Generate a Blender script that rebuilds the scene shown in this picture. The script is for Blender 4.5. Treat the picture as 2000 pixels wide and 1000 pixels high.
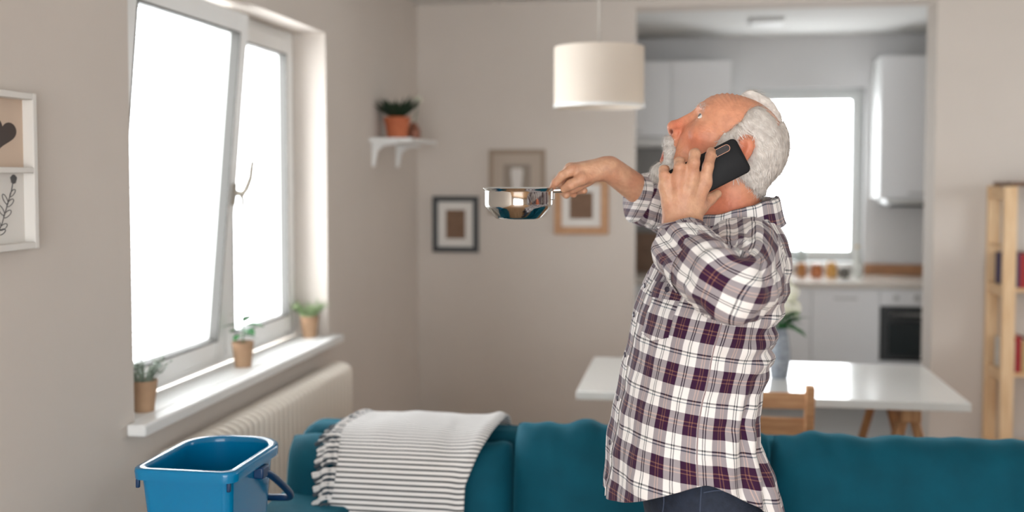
import bpy, bmesh, math, random
import numpy as np
from mathutils import Vector, Matrix, noise as mnoise

for o in list(bpy.data.objects): bpy.data.objects.remove(o)
SC = bpy.context.scene
COL = SC.collection
R = math.radians

# ------------------------------------------------------------------ camera
FPX, PCX, PCY = 2100.0, 1000.0, 444.0
PITCH, YAW = R(2.7), R(9.2)
EYE = np.array([0.0, 0.0, 1.55])
cam = bpy.data.cameras.new('camera')
cam.sensor_width = 36.0
cam.lens = 36.0 * FPX / 2000.0
cam.shift_y = -(500.0 - PCY) / 2000.0
cam.dof.use_dof = True
cam.dof.focus_distance = 2.14
cam.dof.aperture_fstop = 1.9
cam.clip_start = 0.05
camo = bpy.data.objects.new('camera', cam)
COL.objects.link(camo)
camo.location = EYE
camo.rotation_euler = (R(90) - PITCH, 0, YAW)
SC.camera = camo

# ------------------------------------------------------------------ sky light and exposure
w = bpy.data.worlds.new('sky')
SC.world = w
w.use_nodes = True
bg = w.node_tree.nodes['Background']
bg.inputs[0].default_value = (0.93, 0.97, 1.0, 1)
bg.inputs[1].default_value = 10.7
SC.view_settings.view_transform = 'Standard'
SC.view_settings.look = 'None'
SC.view_settings.gamma = 1.0
SC.view_settings.use_curve_mapping = False
SC.view_settings.exposure = 0.0

def portal(name, loc, rot, sx, sy):
    l = bpy.data.lights.new(name, 'AREA')
    l.shape = 'RECTANGLE'; l.size = sx; l.size_y = sy
    l.cycles.is_portal = True
    o = bpy.data.objects.new(name, l); COL.objects.link(o)
    o.location = loc; o.rotation_euler = rot
    return o
portal('window_portal', (-1.90, 3.71, 1.51), (0, R(-90), 0), 1.5, 1.8)
portal('kitchen_portal', (0.83, 8.28, 1.56), (R(-90), 0, 0), 0.95, 1.35)
portal('rear_fill_portal', (0.4, -2.62, 1.26), (R(90), 0, 0), 2.9, 2.3)  # portal for the unseen fill window added at the rear

portal('right_fill_portal', (3.52, 4.9, 1.575), (0, R(90), 0), 1.1, 0.95)  # portal for the fill window added in the right wall

# ------------------------------------------------------------------ helpers
def fwd_axes():
    F = np.array([-math.sin(YAW)*math.cos(PITCH), math.cos(YAW)*math.cos(PITCH), -math.sin(PITCH)])
    Rt = np.array([math.cos(YAW), math.sin(YAW), 0.0])
    return F, Rt, np.cross(Rt, F)
_F, _R, _U = fwd_axes()
def at(x, y, d):
    """a point of the room from its bearing in the survey photograph and its distance"""
    return EYE + (_F + _R*(x-PCX)/FPX - _U*(y-PCY)/FPX)*d

def lin(c):
    return tuple(((v/255.0)/12.92 if v/255.0 <= 0.04045 else ((v/255.0+0.055)/1.055)**2.4) for v in c[:3]) + (1.0,)

MATS = {}
def mat(name, rgb, rough=0.6, metal=0.0, spec=0.5, var=0.0, vscale=8.0, bump=0.0, bscale=60.0, sheen=0.0, coat=0.0, sss=0.0, rgb2=None, stretch=None, trans=0.0):
    if name in MATS: return MATS[name]
    m = bpy.data.materials.new(name); m.use_nodes = True
    nt = m.node_tree; b = nt.nodes['Principled BSDF']
    c = lin(rgb)
    b.inputs['Base Color'].default_value = c
    b.inputs['Roughness'].default_value = rough
    b.inputs['Metallic'].default_value = metal
    b.inputs['Specular IOR Level'].default_value = spec
    if sheen: b.inputs['Sheen Weight'].default_value = sheen; b.inputs['Sheen Roughness'].default_value = 0.4
    if coat: b.inputs['Coat Weight'].default_value = coat; b.inputs['Coat Roughness'].default_value = 0.08
    if sss:
        b.inputs['Subsurface Weight'].default_value = sss
        b.inputs['Subsurface Radius'].default_value = (0.012, 0.005, 0.003)
        b.inputs['Subsurface Scale'].default_value = 0.5
    if trans: b.inputs['Transmission Weight'].default_value = trans
    if var or rgb2 or bump:
        tc = nt.nodes.new('ShaderNodeTexCoord'); mp = nt.nodes.new('ShaderNodeMapping')
        nt.links.new(tc.outputs['Object'], mp.inputs['Vector'])
        if stretch: mp.inputs['Scale'].default_value = stretch
    if var or rgb2:
        n = nt.nodes.new('ShaderNodeTexNoise'); n.inputs['Scale'].default_value = vscale; n.inputs['Detail'].default_value = 4
        nt.links.new(mp.outputs[0], n.inputs['Vector'])
        r = nt.nodes.new('ShaderNodeValToRGB')
        c2 = lin(rgb2) if rgb2 else tuple(max(0, v*(1-var)) for v in c[:3]) + (1,)
        r.color_ramp.elements[0].position = 0.32; r.color_ramp.elements[1].position = 0.68
        r.color_ramp.elements[0].color = c2; r.color_ramp.elements[1].color = c
        nt.links.new(n.outputs['Fac'], r.inputs['Fac']); nt.links.new(r.outputs['Color'], b.inputs['Base Color'])
    if bump:
        n2 = nt.nodes.new('ShaderNodeTexNoise'); n2.inputs['Scale'].default_value = bscale; n2.inputs['Detail'].default_value = 5
        nt.links.new(mp.outputs[0], n2.inputs['Vector'])
        bp = nt.nodes.new('ShaderNodeBump'); bp.inputs['Strength'].default_value = bump; bp.inputs['Distance'].default_value = 0.01
        nt.links.new(n2.outputs['Fac'], bp.inputs['Height']); nt.links.new(bp.outputs['Normal'], b.inputs['Normal'])
    MATS[name] = m
    return m

def glass_mat(name='window_glass'):
    if name in MATS: return MATS[name]
    m = bpy.data.materials.new(name); m.use_nodes = True
    nt = m.node_tree; nt.nodes.remove(nt.nodes['Principled BSDF'])
    out = nt.nodes['Material Output']
    t = nt.nodes.new('ShaderNodeBsdfTransparent'); g = nt.nodes.new('ShaderNodeBsdfGlossy'); g.inputs['Roughness'].default_value = 0.02
    mx = nt.nodes.new('ShaderNodeMixShader'); lw = nt.nodes.new('ShaderNodeLayerWeight'); lw.inputs[0].default_value = 0.5
    fr = nt.nodes.new('ShaderNodeMath'); fr.operation = 'POWER'; fr.inputs[1].default_value = 4.0; nt.links.new(lw.outputs['Facing'], fr.inputs[0])
    nt.links.new(fr.outputs[0], mx.inputs[0]); nt.links.new(t.outputs[0], mx.inputs[1]); nt.links.new(g.outputs[0], mx.inputs[2])
    nt.links.new(mx.outputs[0], out.inputs[0])
    MATS[name] = m
    return m

class MB:
    def __init__(s): s.v = []; s.f = []; s.uv = None
    def add(s, vs, fs):
        n = len(s.v); s.v += [tuple(p) for p in vs]; s.f += [tuple(i+n for i in f) for f in fs]
    def box(s, x0, x1, y0, y1, z0, z1, M=None):
        vs = [Vector(p) for p in ((x0,y0,z0),(x1,y0,z0),(x1,y1,z0),(x0,y1,z0),(x0,y0,z1),(x1,y0,z1),(x1,y1,z1),(x0,y1,z1))]
        if M is not None: vs = [M @ p for p in vs]
        s.add(vs, [(0,3,2,1),(4,5,6,7),(0,1,5,4),(1,2,6,5),(2,3,7,6),(3,0,4,7)])
        return s
    def lathe(s, prof, n=32, c=(0,0,0), ax=None, M=None):
        """prof: list of (r, z); closed ends where r == 0"""
        vs = []; fs = []; rings = []
        for r, z in prof:
            if r <= 1e-6:
                rings.append([len(vs)]); vs.append(Vector((0,0,z)))
            else:
                rings.append(list(range(len(vs), len(vs)+n)))
                vs += [Vector((r*math.cos(2*math.pi*i/n), r*math.sin(2*math.pi*i/n), z)) for i in range(n)]
        for a, b in zip(rings, rings[1:]):
            for i in range(n):
                j = (i+1) % n
                if len(a) == 1 and len(b) == 1: continue
                if len(a) == 1: fs.append((a[0], b[j], b[i])[::-1])
                elif len(b) == 1: fs.append((a[i], a[j], b[0]))
                else: fs.append((a[i], a[j], b[j], b[i]))
        if M is not None: vs = [M @ p for p in vs]
        s.add([p + Vector(c) for p in vs], fs)
        return s
    def tube(s, pts, rad, n=10, cap=True):
        pts = [Vector(p) for p in pts]; k = len(pts)
        rad = rad if hasattr(rad, '__len__') else [rad]*k
        vs = []; fs = []; up = None
        for i, p in enumerate(pts):
            t = (pts[min(i+1,k-1)] - pts[max(i-1,0)]).normalized()
            if up is None:
                up = Vector((0,0,1)) if abs(t.z) < 0.9 else Vector((1,0,0))
            up = (up - t*up.dot(t)).normalized(); sd = t.cross(up)
            for j in range(n):
                a = 2*math.pi*j/n
                vs.append(p + (up*math.cos(a) + sd*math.sin(a))*rad[i])
        for i in range(k-1):
            for j in range(n):
                j2 = (j+1) % n
                fs.append((i*n+j, (i+1)*n+j, (i+1)*n+j2, i*n+j2)[::-1])
        if cap:
            fs.append(tuple(range(n))); fs.append(tuple(range((k-1)*n, k*n))[::-1])
        s.add(vs, fs)
        return s
    def build(s, name, m, parent=None, smooth=False, bevel=0.0, seg=2, loc=None, angle=None, sub=0, solid=0.0):
        me = bpy.data.meshes.new(name); me.from_pydata(s.v, [], s.f); me.update()
        me.materials.append(m)
        if smooth: me.shade_smooth()
        if smooth and angle: me.set_sharp_from_angle(angle=R(angle))
        o = bpy.data.objects.new(name, me); COL.objects.link(o)
        if solid:
            d = o.modifiers.new('solid', 'SOLIDIFY'); d.thickness = solid; d.offset = 0
        if bevel:
            d = o.modifiers.new('bevel', 'BEVEL'); d.width = bevel; d.segments = seg; d.limit_method = 'ANGLE'; d.angle_limit = R(40)
            me.shade_smooth(); me.set_sharp_from_angle(angle=R(50))
        if sub:
            d = o.modifiers.new('sub', 'SUBSURF'); d.levels = sub; d.render_levels = sub
        if loc is not None: o.location = loc
        if parent is not None: o.parent = parent
        return o

def tag(o, label=None, cat=None, group=None, kind=None):
    if label: o['label'] = label
    if cat: o['category'] = cat
    if group: o['group'] = group
    if kind: o['kind'] = kind
    return o
def thing(name, label, cat, loc=(0,0,0), rz=0, group=None, kind=None):
    o = bpy.data.objects.new(name, None); COL.objects.link(o)
    o.empty_display_size = 0.05
    o.location = loc; o.rotation_euler = (0, 0, rz)
    return tag(o, label, cat, group, kind)
def copy_tree(o, parent=None):
    c = o.copy(); COL.objects.link(c)
    if parent is not None: c.parent = parent
    for ch in list(o.children): copy_tree(ch, c)
    return c
def rng(seed): return random.Random(seed)
def nz(p, s=1.0, seed=0.0):
    return mnoise.noise(Vector((p[0]*s+seed, p[1]*s+seed*1.7, p[2]*s-seed)))

# ------------------------------------------------------------------ materials
WALL = mat('wall_paint_warm', (212,203,194), 0.9, spec=0.2, var=0.03, vscale=3, bump=0.05, bscale=120)
WALLK = mat('wall_paint_kitchen', (216,215,215), 0.85, spec=0.25, var=0.02, vscale=3)
CEIL = mat('ceiling_paint', (224,223,220), 0.9, spec=0.2, var=0.02, vscale=2)
FLOORM = mat('oak_floor', (176,140,104), 0.45, rgb2=(140,104,72), vscale=3, stretch=(9,1,1))
PVC = mat('white_pvc', (236,236,234), 0.3)
WHITE = mat('white_lacquer', (234,234,232), 0.35)
GREYK = mat('grey_gasket', (96,94,90), 0.6)
PINE = mat('pine_wood', (234,204,164), 0.5, rgb2=(216,178,134), vscale=5, stretch=(14,14,1.3))
CHAIRW = mat('chair_wood', (216,166,122), 0.5, rgb2=(190,138,96), vscale=5, stretch=(2,14,14))
GLASS = glass_mat()
HNDL = mat('handle_backlit', (150,142,130), 0.4)  # pale handle, its backlit shade put into the colour
RADM = mat('radiator_enamel', (228,219,207), 0.4)

# ------------------------------------------------------------------ the room
CZ = 2.555
XL, YB = -1.57, 6.20
b = MB().box(XL-0.3, 3.5, -2.6, 8.3, -0.12, 0.0); tag(b.build('floor', FLOORM), kind='structure')
b = MB().box(XL-0.3, 3.5, -2.6, 8.3, CZ, CZ+0.15); tag(b.build('ceiling', CEIL), kind='structure')
WY0, WY1, WZ0, WZ1 = 2.865, 4.565, 0.845, 2.18
b = MB()
b.box(XL-0.3, XL, -2.6, WY0, 0, CZ); b.box(XL-0.3, XL, WY1, YB+0.2, 0, CZ)
b.box(XL-0.3, XL, WY0, WY1, 0, WZ0-0.035); b.box(XL-0.3, XL, WY0, WY1, WZ1, CZ)
tag(b.build('wall_left', WALL), kind='structure')
OX0, OX1 = -0.295, 1.343
tag(MB().box(XL, OX0, YB, YB+0.22, 0, CZ).build('wall_back', WALL), kind='structure')
tag(MB().box(OX1, 3.2, YB, YB+0.25, 0, CZ).build('wall_back_right', WALL), kind='structure')
tag(MB().box(OX0, OX1, YB, YB+0.22, 2.515, CZ).build('trim_1', WALL), kind='structure')
RY0, RY1, RZ0, RZ1 = 4.45, 5.35, 1.05, 2.1
b = MB().box(3.2, 3.5, -2.6, RY0, 0, CZ).box(3.2, 3.5, RY1, YB+0.25, 0, CZ).box(3.2, 3.5, RY0, RY1, 0, RZ0).box(3.2, 3.5, RY0, RY1, RZ1, CZ)
tag(b.build('wall_right', WALL), kind='structure')
t = thing('right_fill_window', None, None, (0,0,0), kind='structure')  # unseen window added to brighten the back of the room
for y in (RY0, (RY0+RY1)/2-0.035, RY1-0.07):
    MB().box(3.36, 3.43, y, y+0.07, RZ0, RZ1).build('fill_window_mullion', PVC, t, bevel=0.004)
for z in (RZ0, RZ1-0.07):
    MB().box(3.362, 3.428, RY0+0.07, RY1-0.07, z, z+0.07).build('fill_window_rail', PVC, t, bevel=0.004)
b = MB()
b.box(XL, -1.05, -2.6, -2.4, 0, CZ); b.box(1.85, 3.2, -2.6, -2.4, 0, CZ); b.box(-1.05, 1.85, -2.6, -2.4, 2.4, CZ); b.box(-1.05, 1.85, -2.6, -2.4, 0, 0.12)
tag(b.build('wall_front', WALL), kind='structure')
# kitchen shell
KY = 8.0
KX0, KX1, KZ0, KZ1 = 0.42, 1.258, 0.93, 2.185
b = MB()
b.box(-1.2, KX0, KY, KY+0.25, 0, CZ); b.box(KX1, 2.6, KY, KY+0.25, 0, CZ); b.box(KX0, KX1, KY, KY+0.25, 0, KZ0-0.03); b.box(KX0, KX1, KY, KY+0.25, KZ1, CZ)
tag(b.build('wall_kitchen', WALLK), kind='structure')
tag(MB().box(-1.2, 2.5, YB+0.02, KY, 0.0, 0.006).build('floor_kitchen', mat('grey_floor_tile', (172,170,167), 0.4, var=0.06, vscale=5)), kind='structure')
tag(MB().box(-1.3, -1.2, YB+0.22, KY, 0, CZ).build('wall_kitchen_left', WALLK), kind='structure')
tag(MB().box(2.5, 2.6, YB+0.25, KY, 0, CZ).build('wall_kitchen_right', WALLK), kind='structure')
tag(MB().box(XL, OX0, YB-0.012, YB, 0, 0.08).build('baseboard_back', WHITE, bevel=0.003), kind='structure')
tag(MB().box(XL, XL+0.012, -2.4, YB-0.012, 0, 0.08).build('baseboard_left', WHITE, bevel=0.003), kind='structure')
tag(MB().box(OX1, 3.2, YB-0.012, YB, 0, 0.08).build('baseboard_right', WHITE, bevel=0.003), kind='structure')

# unseen window added behind the viewer for fill light
t = thing('rear_fill_window', None, None, (0,0,0), kind='structure')
for x in (-1.05, -0.10, 0.85, 1.775):
    MB().box(x, x+0.075, -2.53, -2.46, 0.12, 2.4).build('fill_window_mullion', PVC, t, bevel=0.004)
for z in (0.12, 2.33):
    MB().box(-0.975, 1.775, -2.525, -2.465, z, z+0.07).build('fill_window_rail', PVC, t, bevel=0.004)

# ------------------------------------------------------------------ living room window (tilted left sash)
def ring_frame(x0, x1, y0, y1, z0, z1, wd):
    b = MB()
    b.box(x0, x1, y0, y0+wd, z0, z1); b.box(x0, x1, y1-wd, y1, z0, z1)
    b.box(x0, x1, y0+wd, y1-wd, z0, z0+wd); b.box(x0, x1, y0+wd, y1-wd, z1-wd, z1)
    return b
WX = XL - 0.15
YM = 3.80
win = thing('window_1', None, None, (WX, YM, WZ0), kind='structure')
def local(bm, o):
    l = o.location
    bm.v = [(p[0]-l[0], p[1]-l[1], p[2]-l[2]) for p in bm.v]
    return bm
fr = ring_frame(WX-0.065, WX, WY0, WY1, WZ0, WZ1, 0.05)
fr.box(WX-0.065, WX, YM-0.035, YM+0.035, WZ0+0.05, WZ1-0.05)
local(fr, win).build('window_frame', PVC, win, bevel=0.005)
def sash(y0, y1, tilt, handle):
    piv = Vector((WX-0.01, (y0+y1)/2, WZ0+0.03))
    M = Matrix.Rotation(tilt, 4, 'Y')
    e = bpy.data.objects.new('sash', None)
    COL.objects.link(e); e.parent = win
    e.location = (piv.x-WX, piv.y-YM, piv.z-WZ0); e.rotation_euler = (0, tilt, 0)
    hw = (y1-y0)/2; H = WZ1-WZ0-0.06
    ring_frame(-0.05, 0.022, -hw, hw, 0, H, 0.075).build('sash_frame', PVC, e, bevel=0.006)
    ring_frame(-0.012, 0.0235, -hw+0.070, hw-0.070, 0.070, H-0.070, 0.007).build('gasket', GREYK, e)
    MB().box(-0.03, -0.022, -hw+0.074, hw-0.074, 0.074, H-0.074).build('pane', GLASS, e)
    if handle:
        yy = hw-0.035 if handle > 0 else -hw+0.035
        zz = 0.62
        hb = MB().box(0.022, 0.034, yy-0.014, yy+0.014, zz-0.045, zz+0.035)
        hb.build('handle_plate', HNDL, e, bevel=0.004)
        pts = [(0.03,yy,zz), (0.062,yy,zz), (0.072,yy+0.006,zz+0.02), (0.080,yy+0.016,zz+0.06), (0.082,yy+0.020,zz+0.125)]
        MB().tube(pts, [0.012,0.012,0.011,0.010,0.008], 10).build('handle', HNDL, e, smooth=True)
        pts = [(0.055,yy,zz-0.004), (0.064,yy+0.002,zz-0.025), (0.066,yy+0.004,zz-0.06), (0.060,yy+0.004,zz-0.09)]
        MB().tube(pts, [0.009,0.008,0.007,0.006], 8).build('tilt_lever', HNDL, e, smooth=True)
    return e, hw, H
s1, hw1, H1 = sash(WY0+0.04, YM-0.012, R(5.2), 1)
s2, hw2, H2 = sash(YM+0.012, WY1-0.04, 0.0, 0)
# hinges on the right jamb
for z in (WZ0+0.68, WZ1-0.16):
    MB().tube([(0.004, WY1-YM-0.046, z-WZ0-0.04), (0.004, WY1-YM-0.046, z-WZ0+0.04)], 0.011, 10).build('hinge', PVC, win, smooth=True)
# venetian blind carried by the tilted sash, ends of its slats show against the sky
SLAT = mat('white_slat', (244,244,242), 0.5)
nt = SLAT.node_tree; pb = nt.nodes['Principled BSDF']; tl = nt.nodes.new('ShaderNodeBsdfTranslucent'); tl.inputs[0].default_value = (0.95,0.95,0.95,1)
mxs = nt.nodes.new('ShaderNodeMixShader'); mxs.inputs[0].default_value = 0.6
nt.links.new(pb.outputs[0], mxs.inputs[1]); nt.links.new(tl.outputs[0], mxs.inputs[2]); nt.links.new(mxs.outputs[0], nt.nodes['Material Output'].inputs[0])
blind = bpy.data.objects.new('venetian_blind', None); COL.objects.link(blind); blind.parent = win
blind.location = s1.location; blind.rotation_euler = s1.rotation_euler
MB().box(-0.075, -0.055, -hw1+0.07, hw1-0.07, H1-0.075, H1-0.05).build('head_rail', PVC, blind)
slat0 = None
ns = 44
for i in range(ns):
    z = 0.085 + i*(H1-0.17)/ns
    if slat0 is None:
        sb = MB().box(-0.009, 0.009, -hw1+0.078, hw1-0.078, -0.0004, 0.0004)
        slat0 = sb.build('slat', SLAT, blind); o = slat0
    else:
        o = slat0.copy(); COL.objects.link(o); o.parent = blind
    o.location = (-0.066, 0, z)
ch = MB()
for i in range(60): ch.box(-0.054, -0.051, hw1-0.145, hw1-0.1415, 0.30+i*0.0098, 0.306+i*0.0098)
ch.build('blind_chain', mat('chain_grey', (150,150,148), 0.5), blind)
# inside sill
sl = MB().box(WX-0.0, XL+0.055, WY0-0.045, WY1+0.045, WZ0-0.035, WZ0)
# notch around the wall: the board runs between the reveals and laps over the wall in front
sl = MB().box(WX, XL+0.002, WY0, WY1, WZ0-0.035, WZ0).box(XL+0.002, XL+0.06, WY0-0.05, WY1+0.05, WZ0-0.035, WZ0)
tag(sl.build('trim_2', WHITE, bevel=0.006), kind='structure')

# ------------------------------------------------------------------ radiator
rad = thing('radiator', 'cream ribbed column radiator fixed under the living room window sill', 'radiator', (XL+0.089, 3.70, 0.12))
sec0 = None
y0, y1 = 2.93-3.70, 4.46-3.70
nsec = 34
for i in range(nsec):
    y = y0 + (i+0.5)*(y1-y0)/nsec
    if sec0 is None:
        prof = []
        n = 14
        hh, dd = 0.63, 0.062
        for k in range(n+1):
            a = math.pi*k/n; prof.append((dd*math.cos(a), hh-dd*0.55+dd*0.55*math.sin(a)))
        for k in range(n+1):
            a = math.pi*k/n; prof.append((-dd*math.cos(a), dd*0.55-dd*0.55*math.sin(a)))
        bm_ = MB(); th = 0.0125; m_ = len(prof)
        vs = []
        for sgn, s_ in ((-1,0.70),(-0.68,0.90),(0,1.0),(0.68,0.90),(1,0.70)):
            for (px_, pz_) in prof: vs.append((px_*s_, sgn*th, hh/2+(pz_-hh/2)*(0.97+0.03*(s_-0.7)/0.3)))
        fs = []
        for r_ in range(4):
            for k in range(m_):
                k2 = (k+1) % m_; fs.append((r_*m_+k, r_*m_+k2, (r_+1)*m_+k2, (r_+1)*m_+k))
        fs.append(tuple(range(m_))[::-1]); fs.append(tuple(range(4*m_, 5*m_)))
        bm_.add(vs, fs); sec0 = bm_.build('section', RADM, rad, smooth=True, angle=50); o = sec0
    else:
        o = sec0.copy(); COL.objects.link(o); o.parent = rad
    o.location = (0, y, 0)
for z in (0.06, 0.57):
    MB().tube([(0, y0, z), (0, y1, z)], 0.018, 10).build('header_pipe', RADM, rad, smooth=True)
for yy in (-0.5, 0.5):
    MB().box(-0.085, -0.05, yy-0.015, yy+0.015, 0.5, 0.56).build('bracket', RADM, rad)
MB().tube([(0, y1, 0.06), (0, y1+0.05, 0.06), (0, y1+0.06, 0.05), (0,y1+0.06,-0.12)], 0.01, 8).build('supply_pipe', RADM, rad, smooth=True)

# ------------------------------------------------------------------ sofa
TEAL = mat('teal_velvet', (4,80,98), 0.8, spec=0.2, sheen=0.3, var=0.25, vscale=9, bump=0.12, bscale=35)
TEAL.node_tree.nodes['Principled BSDF'].inputs['Sheen Tint'].default_value = lin((70,165,190))
sofa = thing('sofa', 'long teal velvet sofa with three loose back cushions behind the man', 'sofa', (0,0,0))
def cushion(name, cx, cy, cz, wx, ty, hz, parent, M=None, seed=0, ex=5.0, n=60, wr=0.015):
    """pillow of width wx, thickness ty and height hz with puckered edges"""
    vs = []; fs = []
    def sheet(sg):
        base = len(vs)
        for j in range(n+1):
            for i in range(n+1):
                u = -1+2*i/n; v = -1+2*j/n
                u_ = math.copysign(abs(u)**0.8, u); v_ = math.copysign(abs(v)**0.8, v)
                t = ((1-abs(u_)**ex)*(1-abs(v_)**ex))
                t = max(t, 0)**0.42
                x = u_*wx/2*(1-0.030*abs(v_)**6); z = v_*hz/2*(1-0.035*(1-abs(u_)**3)*0 - 0.05*abs(u_)**8)
                p = (x*1.0, 0, z)
                k = wr*(mnoise.noise(Vector((x*9+seed, sg*2.0, z*3.0))) + 0.6*mnoise.noise(Vector((x*24+seed, sg*2.0+5, z*7))))
                k *= t*(0.35+0.9*abs(v_)**2)
                k += 0.011*t*math.exp(-(1-v_)*2.2)*mnoise.noise(Vector((x*13+seed*3, 0.4*z, sg)))
                edge = wr*0.9*mnoise.noise(Vector((x*16+seed*2, 3.3, z*16)))
                vs.append((x, sg*(ty/2*t + k), z + edge*abs(v_)**4))
        for j in range(n):
            for i in range(n):
                a = base+j*(n+1)+i
                q = (a, a+1, a+n+2, a+n+1)
                fs.append(q if sg < 0 else q[::-1])
    sheet(-1); sheet(1)
    b = MB(); b.add(vs, fs)
    o = b.build(name, TEAL, parent, smooth=True)
    o.location = (cx, cy, cz)
    if M: o.rotation_euler = M
    bmw = bmesh.new(); bmw.from_mesh(o.data); bmesh.ops.remove_doubles(bmw, verts=bmw.verts, dist=0.0004); bmw.to_mesh(o.data); bmw.free()
    o.data.shade_smooth()
    return o
MB().box(-1.15, 1.19, 3.06, 3.22, 0.10, 0.80).build('back_frame', TEAL, sofa, bevel=0.05, seg=6)
MB().box(-1.14, -0.895, 2.09, 3.08, 0.10, 0.655).build('arm', TEAL, sofa, bevel=0.022, seg=5)
MB().box(0.935, 1.18, 2.09, 3.08, 0.10, 0.655).build('arm', TEAL, sofa, bevel=0.022, seg=5)
MB().box(-0.895, 0.935, 2.47, 3.07, 0.10, 0.29).build('seat_base', TEAL, sofa, bevel=0.02, seg=3)
for i in range(3):
    x0 = -0.89+i*0.608
    MB().box(x0, x0+0.604, 2.45, 2.92, 0.285, 0.45).build('seat_cushion', TEAL, sofa, bevel=0.045, seg=5)
for x in (-1.07, 1.11):
    for y in (2.16, 3.12):
        MB().lathe([(0,0),(0.018,0),(0.026,0.105),(0,0.105)], 14).build('leg', CHAIRW, sofa, smooth=True, angle=40, loc=(x,y,0))
cushion('back_cushion', -0.805, 2.950, 0.602, 0.665, 0.215, 0.40, sofa, (R(-9),0,R(1)), 1.3)
cushion('back_cushion', -0.120, 2.940, 0.640, 0.705, 0.25, 0.45, sofa, (R(-9),0,R(-0.5)), 4.1)
cushion('back_cushion', 0.585, 2.925, 0.635, 0.710, 0.25, 0.46, sofa, (R(-9),0,R(0.8)), 7.9)

# ------------------------------------------------------------------ striped throw
def stripe_mat():
    m = bpy.data.materials.new('striped_cotton'); m.use_nodes = True
    nt = m.node_tree; b = nt.nodes['Principled BSDF']; b.inputs['Roughness'].default_value = 0.9; b.inputs['Specular IOR Level'].default_value = 0.15
    b.inputs['Sheen Weight'].default_value = 0.3
    uv = nt.nodes.new('ShaderNodeUVMap'); sp = nt.nodes.new('ShaderNodeSeparateXYZ'); nt.links.new(uv.outputs[0], sp.inputs[0])
    mu = nt.nodes.new('ShaderNodeMath'); mu.operation = 'MULTIPLY'; mu.inputs[1].default_value = 1/0.0142; nt.links.new(sp.outputs[1], mu.inputs[0])
    fr = nt.nodes.new('ShaderNodeMath'); fr.operation = 'FRACT'; nt.links.new(mu.outputs[0], fr.inputs[0])
    rp = nt.nodes.new('ShaderNodeValToRGB'); rp.color_ramp.interpolation = 'LINEAR'
    e = rp.color_ramp.elements; e[0].position = 0.0; e[0].color = lin((226,222,218)); e[1].position = 1.0; e[1].color = lin((226,222,218))
    for p, c in ((0.60,(226,222,218)),(0.64,(40,46,50)),(0.94,(40,46,50)),(0.98,(226,222,218))):
        k = e.new(p); k.color = lin(c)
    nt.links.new(fr.outputs[0], rp.inputs[0]); nt.links.new(rp.outputs[0], b.inputs['Base Color'])
    n2 = nt.nodes.new('ShaderNodeTexNoise'); n2.inputs['Scale'].default_value = 400
    bp = nt.nodes.new('ShaderNodeBump'); bp.inputs['Strength'].default_value = 0.25; bp.inputs['Distance'].default_value = 0.002
    nt.links.new(n2.outputs[0], bp.inputs['Height']); nt.links.new(bp.outputs[0], b.inputs['Normal'])
    return m
STRIPE = stripe_mat()
throw = thing('throw_blanket', 'white throw with thin dark stripes and tasselled edge draped over the sofa back', 'blanket', (-0.76,2.9,0.87))
def path_pts(ctrl, n):
    """Catmull-Rom through ctrl, n points by arc length"""
    c = [np.array(p, float) for p in ctrl]
    c = [2*c[0]-c[1]] + c + [2*c[-1]-c[-2]]
    out = []
    for i in range(1, len(c)-2):
        for k in range(24):
            t = k/24
            out.append(0.5*((2*c[i])+(c[i+1]-c[i-1])*t+(2*c[i-1]-5*c[i]+4*c[i+1]-c[i+2])*t*t+(-c[i-1]+3*c[i]-3*c[i+1]+c[i+2])*t**3))
    out.append(c[-2])
    out = np.array(out); d = np.r_[0, np.cumsum(np.linalg.norm(np.diff(out, axis=0), axis=1))]
    s = np.linspace(0, d[-1], n)
    return np.stack([np.interp(s, d, out[:,k]) for k in range(out.shape[1])], 1), s
prof, sl_ = path_pts([(3.245,0.45),(3.243,0.70),(3.238,0.765),(3.195,0.815),(3.12,0.832),(3.00,0.830),(2.91,0.816),(2.845,0.787),(2.803,0.738),(2.778,0.65),(2.772,0.55),(2.765,0.46)], 150)
nu = 60
def throw_pt(u, j):
    """u 0..1 from the tasselled left edge to the right edge"""
    y, z = prof[j]
    f = min(1, max(0, (3.1-y)/0.25)); low = min(1, max(0, (0.82-z)/0.3)) if y < 3 else 0
    xl = -0.965 + 0.0*f + 0.012*low + 0.010*math.sin(j*0.13); xr = -0.545 - 0.035*min(1, low*3) + 0.02*(1-f)
    x = xl + (xr-xl)*u
    wv = 0.006*mnoise.noise(Vector((x*7, j*0.03, 1.1))) + 0.004*mnoise.noise(Vector((x*18, j*0.05, 4.1)))
    hump = 0.010*math.exp(-((u-0.95)/0.05)**2)
    f = min(1, max(0, (2.96-y)/0.16)); f = f*f*(3-2*f)
    return Vector((x, y - f*(wv + hump*0.7), z + (1-f)*(wv + hump + 0.004) + f*0.3*wv))
vs = []; fs = []; uvs = []
nj = len(prof)
for j in range(nj):
    for i in range(nu+1):
        vs.append(throw_pt(i/nu, j)); uvs.append((i/nu*0.4, sl_[j]))
for j in range(nj-1):
    for i in range(nu):
        a = j*(nu+1)+i; fs.append((a, a+1, a+nu+2, a+nu+1))
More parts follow.
